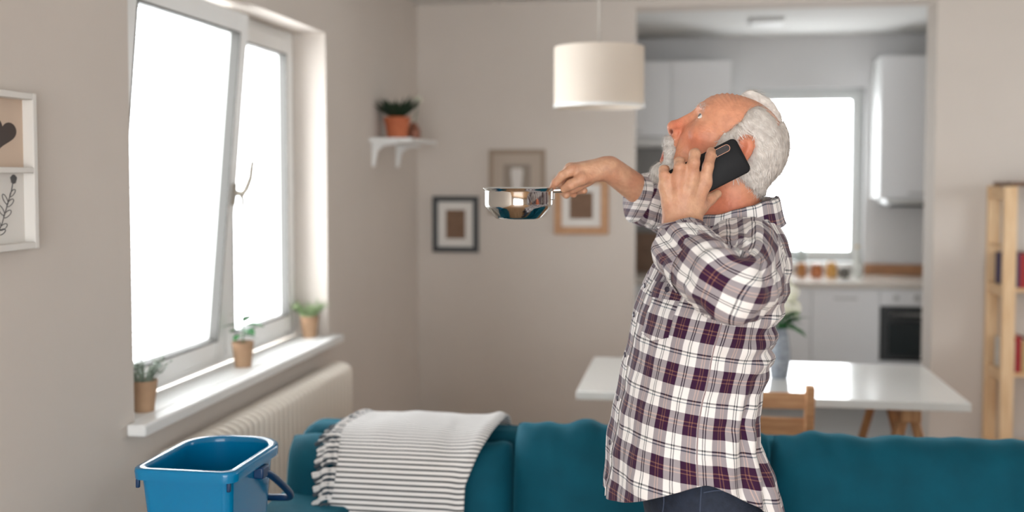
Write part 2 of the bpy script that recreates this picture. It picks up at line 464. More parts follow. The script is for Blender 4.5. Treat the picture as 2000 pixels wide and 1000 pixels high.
def uvmesh(name, vs, fs, uvs, m, parent=None, solid=0.0, sub=0):
    me = bpy.data.meshes.new(name); me.from_pydata([tuple(v) for v in vs], [], fs); me.update()
    ul = me.uv_layers.new(name='UVMap')
    idx = np.empty(len(me.loops), dtype=np.int32); me.loops.foreach_get('vertex_index', idx)
    ul.data.foreach_set('uv', np.asarray(uvs, dtype=np.float32)[idx].ravel())
    me.materials.append(m); me.shade_smooth()
    o = bpy.data.objects.new(name, me); COL.objects.link(o)
    if solid:
        d = o.modifiers.new('solid', 'SOLIDIFY'); d.thickness = solid; d.offset = 0
    if parent is not None:
        o.parent = parent; o.location = -Vector(parent.location)
    return o
uvmesh('cloth', vs, fs, uvs, STRIPE, throw, solid=0.004)
TASW = mat('tassel_white', (220,216,212), 0.9, spec=0.1); TASD = mat('tassel_dark', (78,84,90), 0.9, spec=0.1)
rr = rng(5)
for k in range(120):
    j = 18 + int(k*(nj-20)/120)
    p = throw_pt(0.004, j); y, z = prof[j]
    front = y < 2.9
    L = rr.uniform(0.034, 0.068)
    dirn = Vector((-1, -0.10 if front else rr.uniform(-0.3,0.3), (-0.15 - 0.25*max(0,(0.85-z)/0.4)) if front else -0.25))
    bend = Vector((rr.uniform(-0.1,0.3), rr.uniform(-0.35,0.1), rr.uniform(-0.7,-0.1)))
    pts = [p + Vector((0.006,-0.002 if front else 0,0)), p + dirn.normalized()*L*0.35 + Vector((0,-0.012 if front else 0,0.006)), p + dirn.normalized()*L*0.7 + bend*L*0.12 + Vector((0,-0.010 if front else 0,0)), p + dirn.normalized()*L + bend*L*0.35]
    q, _ = path_pts([tuple(a) for a in pts], 9)
    rad_ = [0.0036+0.0014*math.sin(i*2.2) for i in range(9)]; rad_[-2] = 0.0060; rad_[-1] = 0.005
    o = MB().tube(q, rad_, 7).build('tassel', TASD if k % 5 in (1, 3) else TASW, throw, smooth=True)
    o.location = -Vector(throw.location)

# ------------------------------------------------------------------ blue bucket on the sofa arm
BLUE = mat('blue_plastic', (0,116,164), 0.2, spec=0.45, var=0.06, vscale=6)
BLUED = mat('dark_blue_plastic', (6,48,86), 0.4)
bk = thing('bucket', 'blue rectangular plastic bucket with hanging bail standing on the sofa arm', 'bucket', (-1.045, 2.255, 0.655))
def bucket_outline(hx, y0, y1, rf, rb, n=10):
    pts = []
    for (cx, cy, r, a0) in ((hx-rf, y0+rf, rf, -90), (hx-rb, y1-rb, rb, 0), (-hx+rb, y1-rb, rb, 90), (-hx+rf, y0+rf, rf, 180)):
        for k in range(n+1):
            a = R(a0 + 90*k/n); pts.append((cx+r*math.cos(a), cy+r*math.sin(a)))
    return pts
def bucket_shell():
    rows = []
    def row(s, z, off=0.0):
        o = bucket_outline(0.106*s+off, -0.150*s-off, 0.152*s+off, 0.022*s+max(off,0)*0.6, 0.082*s+off*0.6); rows.append([(x, y, z) for x, y in o])
    row(0.74, 0.004); row(0.78, 0.0); row(0.80, 0.003)
    for k in range(1, 8): row(0.80+0.17*k/7, 0.003+0.245*k/7)
    row(0.975, 0.250, 0.006); row(0.975, 0.252, 0.0125); row(0.975, 0.268, 0.0140); row(0.975, 0.2735, 0.0128); row(0.975, 0.2752, 0.0110); row(0.975, 0.2756, 0.003); row(0.975, 0.2752, -0.0045); row(0.975, 0.273, -0.0060); row(0.972, 0.262, -0.0062)
    for k in range(6, -1, -1): row(0.795+0.17*k/7, 0.008+0.24*k/7, -0.003)
    n = len(rows[0]); vs = [p for r_ in rows for p in r_]; fs = []
    for j in range(len(rows)-1):
        for i in range(n):
            i2 = (i+1) % n; fs.append((j*n+i, j*n+i2, (j+1)*n+i2, (j+1)*n+i))
    fs.append(tuple(range(n))[::-1]); fs.append(tuple(range((len(rows)-1)*n, len(rows)*n)))
    b = MB(); b.add(vs, fs); return b
bucket_shell().build('body', BLUE, bk, smooth=True, angle=55)
ba, _ = path_pts([(0.112,0.0,0.236),(0.121,0.03,0.222),(0.122,0.12,0.165),(0.112,0.176,0.128),(0.07,0.195,0.118),(0,0.199,0.116),(-0.07,0.195,0.118),(-0.112,0.176,0.128),(-0.122,0.12,0.165),(-0.121,0.03,0.222),(-0.112,0.0,0.236)], 60)
MB().tube(ba, 0.0085, 10).build('bail', BLUED, bk, smooth=True)
for sx in (-1, 1):
    MB().box(sx*0.112-0.012, sx*0.112+0.012, -0.02, 0.02, 0.224, 0.25).build('bail_lug', BLUED, bk, bevel=0.004)
for x in (-0.105, 0.10):
    MB().box(x-0.004, x+0.004, -0.150, -0.142, 0.232, 0.252).build('rim_rib', BLUED, bk, bevel=0.002)

# ------------------------------------------------------------------ table on trestles
TABLEW = mat('white_tabletop', (228,228,224), 0.16, coat=0.3)
TRW = mat('trestle_wood', (206,164,120), 0.55, rgb2=(170,122,82), vscale=6, stretch=(9,9,1.5))
tb = thing('dining_table', 'white tabletop on pine trestles standing behind the sofa', 'table', (0.30,4.36,0))
MB().box(-0.70, 0.70, -0.39, 0.39, 0.718, 0.75).build('tabletop', TABLEW, tb, bevel=0.003)
def trestle(x0):
    e = bpy.data.objects.new('trestle', None); COL.objects.link(e); e.parent = tb; e.location = (x0, 0, 0)
    MB().box(-0.035, 0.035, -0.33, 0.33, 0.66, 0.716).build('top_rail', TRW, e, bevel=0.004)
    for sy in (-1, 1):
        for sx in (-1, 1):
            p0 = Vector((sx*0.02, sy*0.27, 0.67)); p1 = Vector((sx*0.19, sy*0.31, 0.0))
            d = (p1-p0); q = d.to_track_quat('-Z', 'Y').to_matrix().to_4x4()
            M = Matrix.Translation((p0+p1)/2) @ q
            MB().box(-0.022, 0.022, -0.016, 0.016, -d.length/2, d.length/2, M).build('trestle_leg', TRW, e, bevel=0.003)
        MB().box(-0.145, 0.145, sy*0.29-0.012, sy*0.29+0.012, 0.27, 0.32).build('brace', TRW, e, bevel=0.003)
    for sx in (-1, 1):
        MB().box(sx*0.115-0.012, sx*0.115+0.012, -0.33, 0.33, 0.36, 0.40).build('stretcher', TRW, e, bevel=0.003)
trestle(0.51); trestle(-0.51)

# ------------------------------------------------------------------ dining chair
chair = thing('dining_chair', 'plain wooden ladder-back chair pushed up to the white table', 'chair', (0.225, 3.90, 0))
for sx in (-1, 1):
    pts = [(sx*0.205,0.02,0.0),(sx*0.205,0.0,0.44),(sx*0.208,-0.055,0.815)]
    b = MB()
    for p, q in zip(pts, pts[1:]):
        p = Vector(p); q = Vector(q); d = q-p
        M = Matrix.Translation((p+q)/2) @ d.to_track_quat('Z', 'Y').to_matrix().to_4x4()
        b.box(-0.016, 0.016, -0.018, 0.018, -d.length/2-0.004, d.length/2+0.004, M)
    b.build('back_post', CHAIRW, chair, bevel=0.004)
    MB().box(sx*0.20-0.018, sx*0.20+0.018, 0.35, 0.386, 0, 0.435).build('leg', CHAIRW, chair, bevel=0.004)
    MB().box(sx*0.20-0.01, sx*0.20+0.01, 0.03, 0.35, 0.19, 0.225).build('stretcher', CHAIRW, chair, bevel=0.003)
for z0, z1, y in ((0.735,0.792,-0.046),(0.625,0.70,-0.030),(0.53,0.58,-0.014)):
    MB().box(-0.195, 0.195, y-0.010, y+0.010, z0, z1).build('back_rail', CHAIRW, chair, bevel=0.004)
MB().box(-0.225, 0.225, 0.02, 0.41, 0.435, 0.455).build('seat', CHAIRW, chair, bevel=0.006)
MB().box(-0.19, 0.19, 0.35, 0.37, 0.37, 0.43).build('apron', CHAIRW, chair, bevel=0.003)

# ------------------------------------------------------------------ vase with bouquet
VASEM = mat('grey_ceramic', (158,164,172), 0.35, rgb2=(120,126,136), vscale=60, bump=0.6, bscale=90)
GREEN = mat('leaf_green', (52,128,62), 0.5, rgb2=(26,84,40), vscale=30)
DGREEN = mat('leaf_dark', (40,66,44), 0.55, rgb2=(20,38,26), vscale=40)
SAGE = mat('leaf_sage', (168,184,140), 0.6, rgb2=(122,146,100), vscale=40)
GREYG = mat('leaf_greygreen', (150,162,146), 0.6, rgb2=(108,122,106), vscale=40)
PETAL = mat('white_petal', (240,238,226), 0.6, rgb2=(224,224,196), vscale=40)
vz = thing('vase', 'tall grey dimpled vase standing on the white table', 'vase', (0.371,4.362,0.75))
MB().lathe([(0,0),(0.030,0),(0.034,0.004),(0.042,0.06),(0.041,0.12),(0.034,0.17),(0.027,0.192),(0.030,0.20),(0.026,0.198),(0.024,0.19),(0.03,0.16),(0.034,0.1),(0.03,0.02),(0,0.012)], 36).build('body', VASEM, vz, smooth=True)
def leaf_mesh(L, W, curl=0.3, n=6):
    vs = []; fs = []
    for i in range(n+1):
        t = i/n; ww = W*math.sin(math.pi*min(1, t*0.92+0.06))**0.8; z = -curl*L*t*t; y = L*t
        for s_, zz in ((-1,0.12),(0,0),(1,0.12)): vs.append((s_*ww/2, y, z + zz*ww))
    for i in range(n):
        for k in range(2):
            a = i*3+k; fs.append((a, a+1, a+4, a+3))
    b = MB(); b.add(vs, fs); return b
def place_leaf(o, base, dirn, roll=0.0):
    d = Vector(dirn).normalized()
    q = d.to_track_quat('Y', 'Z'); o.rotation_mode = 'QUATERNION'
    from mathutils import Quaternion
    o.rotation_quaternion = q @ Quaternion((0,1,0), roll); o.location = base
bq = thing('bouquet', 'white flowers with green leaves in the grey vase', 'flowers', (0.371,4.362,0.76))
rr = rng(11)
def blossom(parent, c, r, seed):
    b = MB(); q = rng(seed)
    nn = 34
    for i in range(nn):
        zf = 1-1.75*(i+0.5)/nn; a = i*2.399963; rr_ = math.sqrt(max(0,1-zf*zf))
        d = Vector((rr_*math.cos(a), rr_*math.sin(a), zf)); tq = d.to_track_quat('Z','Y').to_matrix()
        R0 = r*q.uniform(0.85,1.05); pw = r*0.42
        vs = []; fs = []
        for j in range(4):
            for k in range(4):
                u = (j/3-0.5)*2; v = (k/3-0.5)*2
                vs.append(d*R0 + tq @ Vector((u*pw*(1-0.2*v*v), v*pw*(1-0.2*u*u), -0.35*pw*(u*u+v*v)+0.1*pw*q.uniform(-1,1))))
        for j in range(3):
            for k in range(3): fs.append((j*4+k, (j+1)*4+k, (j+1)*4+k+1, j*4+k+1))
        b.add(vs, fs)
    b.lathe([(0,-0.75*r),(0.6*r,-0.4*r),(0.75*r,0),(0.6*r,0.5*r),(0,0.75*r)], 12)
    o = b.build('blossom', PETAL, parent, smooth=True, loc=c); return o
for k, (c, r) in enumerate((((0.030,-0.02,0.33),0.042),((0.045,0.02,0.265),0.040),((0.01,0.03,0.36),0.040),((-0.04,0.0,0.30),0.04),((0.0,-0.045,0.28),0.038))):
    blossom(bq, c, r, k+3)
    MB().tube([(0,0,0.05),(c[0]*0.4,c[1]*0.4,0.18),c], 0.003, 6).build('stem', GREEN, bq, smooth=True)
for k in range(26):
    a = rr.uniform(0, 6.28); el = rr.uniform(-0.35, 0.9); L = rr.uniform(0.07,0.105)
    o = leaf_mesh(L, L*0.36, rr.uniform(0.2,0.6)).build('leaf', GREEN, bq, smooth=True)
    place_leaf(o, (0.012*math.cos(a), 0.012*math.sin(a), rr.uniform(0.185,0.24)), (math.cos(a), math.sin(a), el), rr.uniform(-0.5,0.5))

# ------------------------------------------------------------------ pendant lamp
SHADE = mat('lampshade_fabric', (238,228,216), 0.85, spec=0.2, bump=0.1, bscale=220)
nt = SHADE.node_tree; pb = nt.nodes['Principled BSDF']; tl = nt.nodes.new('ShaderNodeBsdfTranslucent'); tl.inputs[0].default_value = lin((240,230,216))
mxs = nt.nodes.new('ShaderNodeMixShader'); mxs.inputs[0].default_value = 0.35
nt.links.new(pb.outputs[0], mxs.inputs[1]); nt.links.new(tl.outputs[0], mxs.inputs[2]); nt.links.new(mxs.outputs[0], nt.nodes['Material Output'].inputs[0])
pl = thing('pendant_lamp', 'white drum pendant lamp hanging from the ceiling over the table', 'lamp', (-0.348,4.325,CZ))
MB().lathe([(0.175,-0.728),(0.1795,-0.728),(0.1795,-0.490),(0.175,-0.490),(0.175,-0.728)], 64).build('lamp_shade', SHADE, pl, smooth=True, angle=50)
MB().lathe([(0.1796,-0.729),(0.1810,-0.729),(0.1810,-0.718),(0.1796,-0.718),(0.1796,-0.729)], 64).build('shade_hem', WHITE, pl, smooth=True, angle=40)
MB().tube([(0,0,0),(0,0,-0.52)], 0.0035, 8).build('cord', mat('cord_grey', (190,184,176), 0.6), pl, smooth=True)
MB().lathe([(0,0),(0.05,0),(0.045,-0.02),(0,-0.03)][::-1], 24).build('ceiling_rose', WHITE, pl, smooth=True)
b = MB()
for k in range(3):
    a = k*2*math.pi/3; b.tube([(0,0,-0.505),(0.176*math.cos(a),0.176*math.sin(a),-0.495)], 0.002, 6)
b.build('spider', WHITE, pl)
MB().lathe([(0,-0.65),(0.022,-0.645),(0.03,-0.62),(0.02,-0.58),(0.016,-0.56),(0.018,-0.5),(0,-0.5)], 20).build('bulb', WHITE, pl, smooth=True)

# ------------------------------------------------------------------ pictures
def picture(name, label, x0, x1, z0, z1, fw, fmat, matw, matm, artm, depth=0.022):
    """frame on the back wall"""
    t = thing(name, label, 'picture', ((x0+x1)/2, YB, z0))
    w_ = (x1-x0)/2; h = z1-z0
    def bar(a0,a1,c0,c1): return MB().box(a0,a1,-depth,0,c0,c1)
    for a in ((-w_,-w_+fw,0,h),(w_-fw,w_,0,h),(-w_+fw,w_-fw,0,fw),(-w_+fw,w_-fw,h-fw,h)):
        bar(*a).build('frame_bar', fmat, t, bevel=0.002)
    MB().box(-w_+fw, w_-fw, -depth*0.45, -0.001, fw, h-fw).build('mat_board', matm, t)
    MB().box(-w_+fw+matw, w_-fw-matw, -depth*0.45-0.0015, -depth*0.45, fw+matw, h-fw-matw).build('print', artm, t)
    return t
MATB = mat('mat_board', (226,222,216), 0.8)
BRN = mat('brown_print', (128,100,80), 0.8, var=0.15, vscale=30)
picture('picture_frame', 'dark grey picture frame with white mat and brown print below the pan', -1.477,-1.201,1.105,1.435,0.032, mat('dark_frame', (62,64,66), 0.5), 0.048, MATB, BRN)
picture('picture_frame', 'light wooden picture frame with white mat and brown print below the hand', -0.755,-0.441,1.217,1.55,0.044, mat('oak_frame', (196,150,108), 0.5, rgb2=(176,128,88), vscale=8, stretch=(3,3,14)), 0.046, MATB, BRN)
pf = picture('picture_frame', 'pale taupe picture frame with a white vase print directly behind the pan', -1.139,-0.807,1.33,1.708,0.026, mat('taupe_frame', (158,140,122), 0.6), 0.06, mat('taupe_mat', (182,168,154), 0.8), mat('taupe_print', (150,138,126), 0.8))
vsil = [(-0.02,0.0),(0.02,0.0),(0.03,0.09),(0.036,0.15),(0.028,0.17),(-0.028,0.17),(-0.036,0.15),(-0.03,0.09)]
b = MB(); b.add([(x,-0.0125,0.10+z) for x,z in vsil]+[(x,-0.0118,0.10+z) for x,z in vsil], [tuple(range(8)), tuple(range(8,16))[::-1]]+[(i,8+i,8+(i+1)%8,(i+1)%8) for i in range(8)]); b.build('vase_print', mat('pale_print', (214,208,202), 0.7), pf)

# double box frame on the left wall
bf = thing('picture_frame', 'white double box frame with heart and leaf prints on the left wall', 'picture', (XL, 2.37, 1.378))
FY0, H_ = -0.30, 0.37
WFR = mat('white_frame', (222,218,212), 0.6)
for (a0,a1,c0,c1) in ((FY0,FY0+0.016,0,H_),(-0.016,0,0,H_),(FY0+0.016,-0.016,0,0.016),(FY0+0.016,-0.016,H_-0.016,H_),(FY0+0.016,-0.016,0.180,0.194)):
    MB().box(0,0.034,a0,a1,c0,c1).build('frame_bar', WFR, bf, bevel=0.002)
MB().box(0.001,0.006,FY0+0.016,-0.016,0.194,H_-0.016).build('print', mat('beige_card', (206,184,164), 0.8), bf)
MB().box(0.001,0.006,FY0+0.016,-0.016,0.016,0.180).build('print', mat('white_card', (222,218,212), 0.8), bf)
INK = mat('dark_ink', (74,64,60), 0.8); INK2 = mat('grey_ink', (92,90,90), 0.8)
def flatshape(name, pts, x, m, parent, th=0.0008):
    n = len(pts); b = MB()
    b.add([(x,p[0],p[1]) for p in pts]+[(x+th,p[0],p[1]) for p in pts], [tuple(range(n))[::-1], tuple(range(n,2*n))]+[(i,(i+1)%n,n+(i+1)%n,n+i) for i in range(n)])
    return b.build(name, m, parent)
hp = []
for k in range(40):
    t_ = 2*math.pi*k/40
    hx = 16*math.sin(t_)**3; hy = 13*math.cos(t_)-5*math.cos(2*t_)-2*math.cos(3*t_)-math.cos(4*t_)
    a = R(-12); hp.append((-0.098+(hx*math.cos(a)-hy*math.sin(a))*0.0034, 0.273+(hx*math.sin(a)+hy*math.cos(a))*0.0025))
flatshape('heart_print', hp, 0.006, INK, bf)
stem = [(-0.130,0.03),(-0.105,0.06),(-0.085,0.10),(-0.065,0.14),(-0.058,0.165)]
b = MB(); b.tube([(0.0065,y,z) for y,z in stem], 0.0012, 6); 
for (y,z,a,l) in ((-0.112,0.05,20,0.03),(-0.108,0.056,140,0.03),(-0.097,0.078,25,0.032),(-0.094,0.083,135,0.032),(-0.084,0.103,30,0.03),(-0.08,0.108,130,0.03),(-0.072,0.126,35,0.026),(-0.12,0.04,15,0.03)):
    lp = []
    for k in range(14):
        t_ = 2*math.pi*k/14; u = (math.cos(t_)+1)/2*l; v = 0.20*l*math.sin(t_)
        lp.append((y+u*math.cos(R(a))-v*math.sin(R(a)), z+u*math.sin(R(a))+v*math.cos(R(a))))
    b.tube([(0.0065,p[0],p[1]) for p in lp+lp[:1]], 0.0010, 5)
b.build('leaf_print', INK2, bf)
rose = [(-0.056+0.012*math.cos(t_*0.39)*(1+0.15*math.sin(t_*2)), 0.166+0.011*math.sin(t_*0.39)) for t_ in range(16)]
flatshape('rose_print', rose, 0.006, INK2, bf)

# ------------------------------------------------------------------ wall shelf with plant and copper jar
sh = thing('wall_shelf', 'white bracketed shelf board on the left wall near the corner', 'shelf', (XL, 5.50, 1.722))
MB().box(0, 0.215, -0.28, 0.28, 0, 0.022).build('board', WHITE, sh, bevel=0.002)
for y in (-0.23, 0.23):
    pr_ = [(0.0,0.0),(0.13,0.0),(0.13,-0.010),(0.06,-0.018),(0.028,-0.045),(0.014,-0.12),(0.0,-0.125)]
    n = len(pr_); b = MB()
    b.add([(p[0],y-0.009,p[1]) for p in pr_]+[(p[0],y+0.009,p[1]) for p in pr_], [tuple(range(n)), tuple(range(n,2*n))[::-1]]+[(i,n+i,n+(i+1)%n,(i+1)%n) for i in range(n)])
    b.build('bracket', WHITE, sh, bevel=0.002)
TERRA = mat('terracotta', (196,112,74), 0.8, rgb2=(176,94,60), vscale=14)
SOIL = mat('soil', (52,40,32), 0.95, bump=0.6, bscale=120)
COPPER = mat('copper_jar', (150,98,78), 0.35, metal=0.5)
def on_shelf(px_): return None
pp = thing('potted_plant', 'spiky dark green succulent in a terracotta pot on the wall shelf', 'plant', (XL+0.095, 5.40, 1.744))
MB().lathe([(0,0),(0.052,0),(0.064,0.085),(0.068,0.085),(0.069,0.112),(0.062,0.112),(0.058,0.095),(0,0.095)], 32).build('pot', TERRA, pp, smooth=True, angle=40)
MB().lathe([(0,0.104),(0.04,0.101),(0.0615,0.096)][::-1], 24).build('soil', SOIL, pp, smooth=True)
rr = rng(21)
for k in range(56):
    a = k*2.39996; el = 0.25+1.6*(1-k/56); L = rr.uniform(0.115,0.16)
    o = leaf_mesh(L, 0.020, rr.uniform(-0.25,0.1), 5).build('leaf', DGREEN, pp, smooth=True)
    place_leaf(o, (0.012*math.cos(a), 0.012*math.sin(a), 0.10), (math.cos(a), math.sin(a), 0.30+el*1.1*(k/56)), rr.uniform(-0.4,0.4))
cj = thing('bud_vase', 'small copper bud vase holding one white flower on the wall shelf', 'vase', (XL+0.125, 5.62, 1.744))
MB().lathe([(0,0),(0.030,0),(0.036,0.012),(0.038,0.045),(0.028,0.075),(0.016,0.088),(0.018,0.095),(0.013,0.094),(0.012,0.08),(0,0.07)], 28).build('body', COPPER, cj, smooth=True)
MB().tube([(0,0,0.06),(0.012,0.006,0.14),(0.022,0.012,0.205)], 0.002, 6).build('stem', GREEN, cj, smooth=True)
blossom(cj, (0.022,0.012,0.215), 0.024, 77)

# ------------------------------------------------------------------ three plants on the sill
KRAFT = mat('kraft_pot', (178,146,116), 0.8, rgb2=(160,126,98), vscale=10)
def sill_pot(label, loc, name='potted_plant'):
    t = thing(name, label, 'plant', loc)
    MB().lathe([(0,0),(0.030,0),(0.041,0.092),(0.0415,0.094),(0.038,0.094),(0.036,0.082),(0,0.082)], 28).build('pot', KRAFT, t, smooth=True, angle=40)
    MB().lathe([(0.037,0.084),(0.02,0.088),(0,0.089)], 20).build('soil', SOIL, t, smooth=True)
    return t
def tuft(t, m, n, L, seed, spread=0.6):
    q = rng(seed); b = MB()
    for k in range(n):
        a = q.uniform(0,6.283); r0 = 0.026*math.sqrt(q.random()); l = L*q.uniform(0.6,1.1); sp = spread*q.uniform(0.2,1.1)
        p0 = Vector((r0*math.cos(a), r0*math.sin(a), 0.084)); d = Vector((math.cos(a)*sp, math.sin(a)*sp, 1)).normalized()
        p1 = p0 + d*l*0.55; p2 = p0 + d*l + Vector((math.cos(a),math.sin(a),-0.4))*l*0.18
        b.tube([p0,p1,p2], [0.0014,0.0016,0.0006], 4)
        for s_ in range(4):
            f = 0.45+0.17*s_; c = p0.lerp(p2, f); aa = q.uniform(0,6.28); w_ = Vector((math.cos(aa),math.sin(aa),0.5))*0.012
            sd = w_.cross(Vector((0,0,1))).normalized()*0.0045
            b.add([c, c+w_*0.5+sd, c+w_, c+w_*0.5-sd], [(0,1,2,3)])
    o = b.build('foliage', m, t, smooth=True); o['kind'] = 'stuff'
p1 = sill_pot('grey-green tufted plant in a kraft pot at the near end of the sill', (-1.608, 2.992, WZ0)); tuft(p1, GREYG, 60, 0.085, 2, 0.75)
p2 = sill_pot('broad-leaved green seedling in a kraft pot before the window mullion', (-1.620, 3.755, WZ0))
for k, (a, l, z, el) in enumerate(((0.2,0.07,0.15,0.3),(1.3,0.06,0.165,0.7),(2.6,0.065,0.13,0.2),(3.7,0.07,0.15,0.35),(4.6,0.06,0.12,0.1),(5.6,0.07,0.135,0.2),(0.8,0.055,0.115,0.0),(3.1,0.05,0.175,0.9))):
    o = leaf_mesh(l, l*0.62, 0.35).build('leaf', GREEN, p2, smooth=True); place_leaf(o, (0.004*math.cos(a),0.004*math.sin(a),z), (math.cos(a),math.sin(a),el), 0.2)
MB().tube([(0,0,0.08),(0.003,0,0.13),(0,0.002,0.178)], 0.0025, 6).build('stem', GREEN, p2, smooth=True)
p3 = sill_pot('pale sage tufted plant in a kraft pot at the far end of the sill', (-1.630, 4.497, WZ0)); tuft(p3, SAGE, 80, 0.085, 8, 0.85)

# ------------------------------------------------------------------ pine bookcase by the right wall piece
bc = thing('bookcase', 'pine ladder-sided bookcase against the wall right of the kitchen opening', 'bookcase', (2.03, 5.99, 0))
PINEY = mat('pine_rail', (232,200,158), 0.5, rgb2=(210,170,124), vscale=6, stretch=(14,2,14))
for sx in (-1, 1):
    for y0, y1 in ((-0.165,-0.133), (0.133,0.165)):
        MB().box(sx*0.392-0.032, sx*0.392+0.032, y0, y1, 0, 1.50).build('post', PINE, bc, bevel=0.003)
    for z0, z1 in ((1.43,1.49),(1.185,1.195),(0.93,0.985),(0.49,0.545),(0.08,0.135)):
        MB().box(sx*0.405-0.012, sx*0.405+0.012, -0.133, 0.133, z0, z1).build('side_rail', PINEY, bc, bevel=0.002)
SHZ = (0.11, 0.515, 0.955, 1.49)
for z in SHZ:
    MB().box(-0.392, 0.392, -0.132 if z < 1.4 else -0.165, 0.132 if z < 1.4 else 0.165, z if z < 1.4 else 1.501, z+0.02 if z < 1.4 else 1.521).build('shelf_board', PINEY if z < 1.4 else mat('walnut_board', (120,84,58), 0.5, rgb2=(92,62,42), vscale=8, stretch=(2,12,12)), bc, bevel=0.002)
rr = rng(31)
cols = [(58,54,92),(64,58,96),(168,44,48),(150,36,40),(38,46,60),(196,170,120),(84,104,96),(208,204,196)]
names = ['indigo hardback','violet-blue hardback','red hardback','crimson hardback','navy hardback','tan hardback','sage hardback','off-white hardback']
def book(x, z, w_, h, d, rgb, label, grp, y=-0.11):
    t = thing('book', label, 'book', (2.03+x, 5.99+y, z), 0, grp)
    cm = mat('cover_%d_%d_%d' % rgb, rgb, 0.6, var=0.1, vscale=20)
    b = MB(); b.box(0,0.003,0,d,0,h); b.box(w_-0.003,w_,0,d,0,h); b.box(0.003,w_-0.003,0,0.003,0,h); b.build('cover', cm, t)
    MB().box(0.003,w_-0.003,0.003,d-0.004,0.004,h-0.004).build('page_block', mat('paper', (232,226,212), 0.8), t)
x = -0.388
for i in range(8):
    w_ = rr.uniform(0.028,0.042); book(x, SHZ[2]+0.02, w_, rr.uniform(0.17,0.20) if i else 0.175, 0.22, cols[i], names[i]+' on the middle bookcase shelf', 'books on the bookcase'); x += w_+0.0015
x = -0.388
for i in range(5):
    w_ = rr.uniform(0.03,0.045); c = cols[(i*3+7) % 8]; book(x, SHZ[1]+0.02, w_, rr.uniform(0.16,0.19), 0.2, c, names[(i*3+7) % 8]+' on the lower bookcase shelf', 'books on the bookcase'); x += w_+0.0015

# ------------------------------------------------------------------ kitchen
KW = mat('cabinet_front', (232,232,233), 0.4)
KS = mat('cabinet_carcass', (216,216,214), 0.5)
STEEL = mat('brushed_steel', (190,190,188), 0.35, metal=0.9)
OVG = mat('oven_glass', (22,34,38), 0.12, spec=0.6)
OVD = mat('oven_dark', (44,46,48), 0.4)
WORK = mat('worktop_laminate', (214,206,196), 0.18, spec=0.6, var=0.05, vscale=40)
UPS = mat('oak_upstand', (188,140,100), 0.5, rgb2=(160,112,76), vscale=6, stretch=(2,12,12))
def base_unit(x0, x1, label, handle=True):
    t = thing('base_cabinet', label, 'cabinet', ((x0+x1)/2, 7.37, 0))
    w_ = (x1-x0)/2
    MB().box(-w_, w_, 0.02, 0.60, 0.10, 0.81).build('carcass', KS, t)
    MB().box(-w_, w_, 0.07, 0.09, 0.0, 0.10).build('plinth', KS, t)
    d = MB().box(-w_+0.002, w_-0.002, 0, 0.019, 0.10, 0.806).build('door', KW, t, bevel=0.002)
    if handle: MB().box(-0.075, 0.075, -0.012, 0.0, 0.735, 0.75).build('handle', STEEL, d, bevel=0.003)
    return t
base_unit(-1.17, -0.375, 'pale grey base cabinet at the left end of the kitchen run')
base_unit(-0.375, 0.225, 'pale grey base cabinet under the wooden board in the kitchen')
base_unit(0.225, 0.830, 'pale grey base cabinet seen behind the bouquet')
base_unit(0.830, 1.268, 'pale grey base cabinet directly left of the oven')
ou = thing('oven', 'built-in oven with dark glass door at the right of the kitchen run', 'oven', (1.57, 7.37, 0))
MB().box(-0.30, 0.30, 0.02, 0.60, 0.10, 0.81).build('carcass', KS, ou)
MB().box(-0.30, 0.30, 0.07, 0.09, 0.0, 0.10).build('plinth', KS, ou)
MB().box(-0.298, 0.298, 0.0, 0.02, 0.70, 0.806).build('control_panel', KW, ou, bevel=0.003)
dr = MB().box(-0.298, 0.298, -0.006, 0.02, 0.335, 0.692).build('oven_door', OVD, ou, bevel=0.004)
MB().box(-0.245, 0.245, -0.009, -0.005, 0.375, 0.59).build('door_glass', OVG, dr)
MB().tube([(-0.24,-0.04,0.645),(0.24,-0.04,0.645)], 0.009, 10).build('handle', STEEL, dr, smooth=True)
MB().box(-0.298, 0.298, 0.0, 0.02, 0.105, 0.330).build('drawer_front', KW, ou, bevel=0.003)
for k in range(4):
    MB().lathe([(0,-0.022),(0.016,-0.022),(0.018,0),(0,0)], 16, M=Matrix.Rotation(R(-90),4,'X')).build('knob', STEEL, ou, smooth=True, angle=40, loc=(-0.2+k*0.13,-0.0,0.752))
wt = MB().box(-1.18, 1.90, 7.345, 7.998, 0.812, 0.85).build('worktop', WORK, bevel=0.004); tag(wt, 'light laminate worktop running under the kitchen window', 'worktop')
up = MB().box(1.262, 1.90, 7.978, 7.999, 0.850, 0.925).build('upstand', UPS, bevel=0.002); tag(up, 'wooden upstand strip behind the worktop right of the kitchen window', 'upstand')
def wall_unit(x0, x1, z0, z1, label, hood=False, doors=1):
    t = thing('wall_cabinet', label, 'cabinet', ((x0+x1)/2, 7.65, z0))
    w_ = (x1-x0)/2
    MB().box(-w_, w_, 0.02, 0.35, 0, z1-z0).build('carcass', KS, t)
    d = MB().box(-w_+0.0025, w_-0.0025, 0, 0.019, 0.002, z1-z0-0.002).build('door', KW, t, bevel=0.002)
    MB().box(-0.07, 0.07, -0.010, 0, 0.03, 0.042).build('handle', STEEL, d, bevel=0.003)
    return t
wall_unit(-1.15, -0.66, 1.83, 2.36, 'pale grey wall cabinet at the far left of the kitchen')
wall_unit(-0.66, -0.105, 1.83, 2.36, 'pale grey wall cabinet beside the opening edge behind the lamp')
wall_unit(-0.105, 0.305, 1.83, 2.36, 'pale grey wall cabinet above the man\'s forehead')
pel = MB().box(-1.15, 0.305, 7.66, 7.995, 1.765, 1.826).build('pelmet', KS, bevel=0.002); tag(pel, 'pale light pelmet under the left kitchen wall cabinets', 'pelmet')
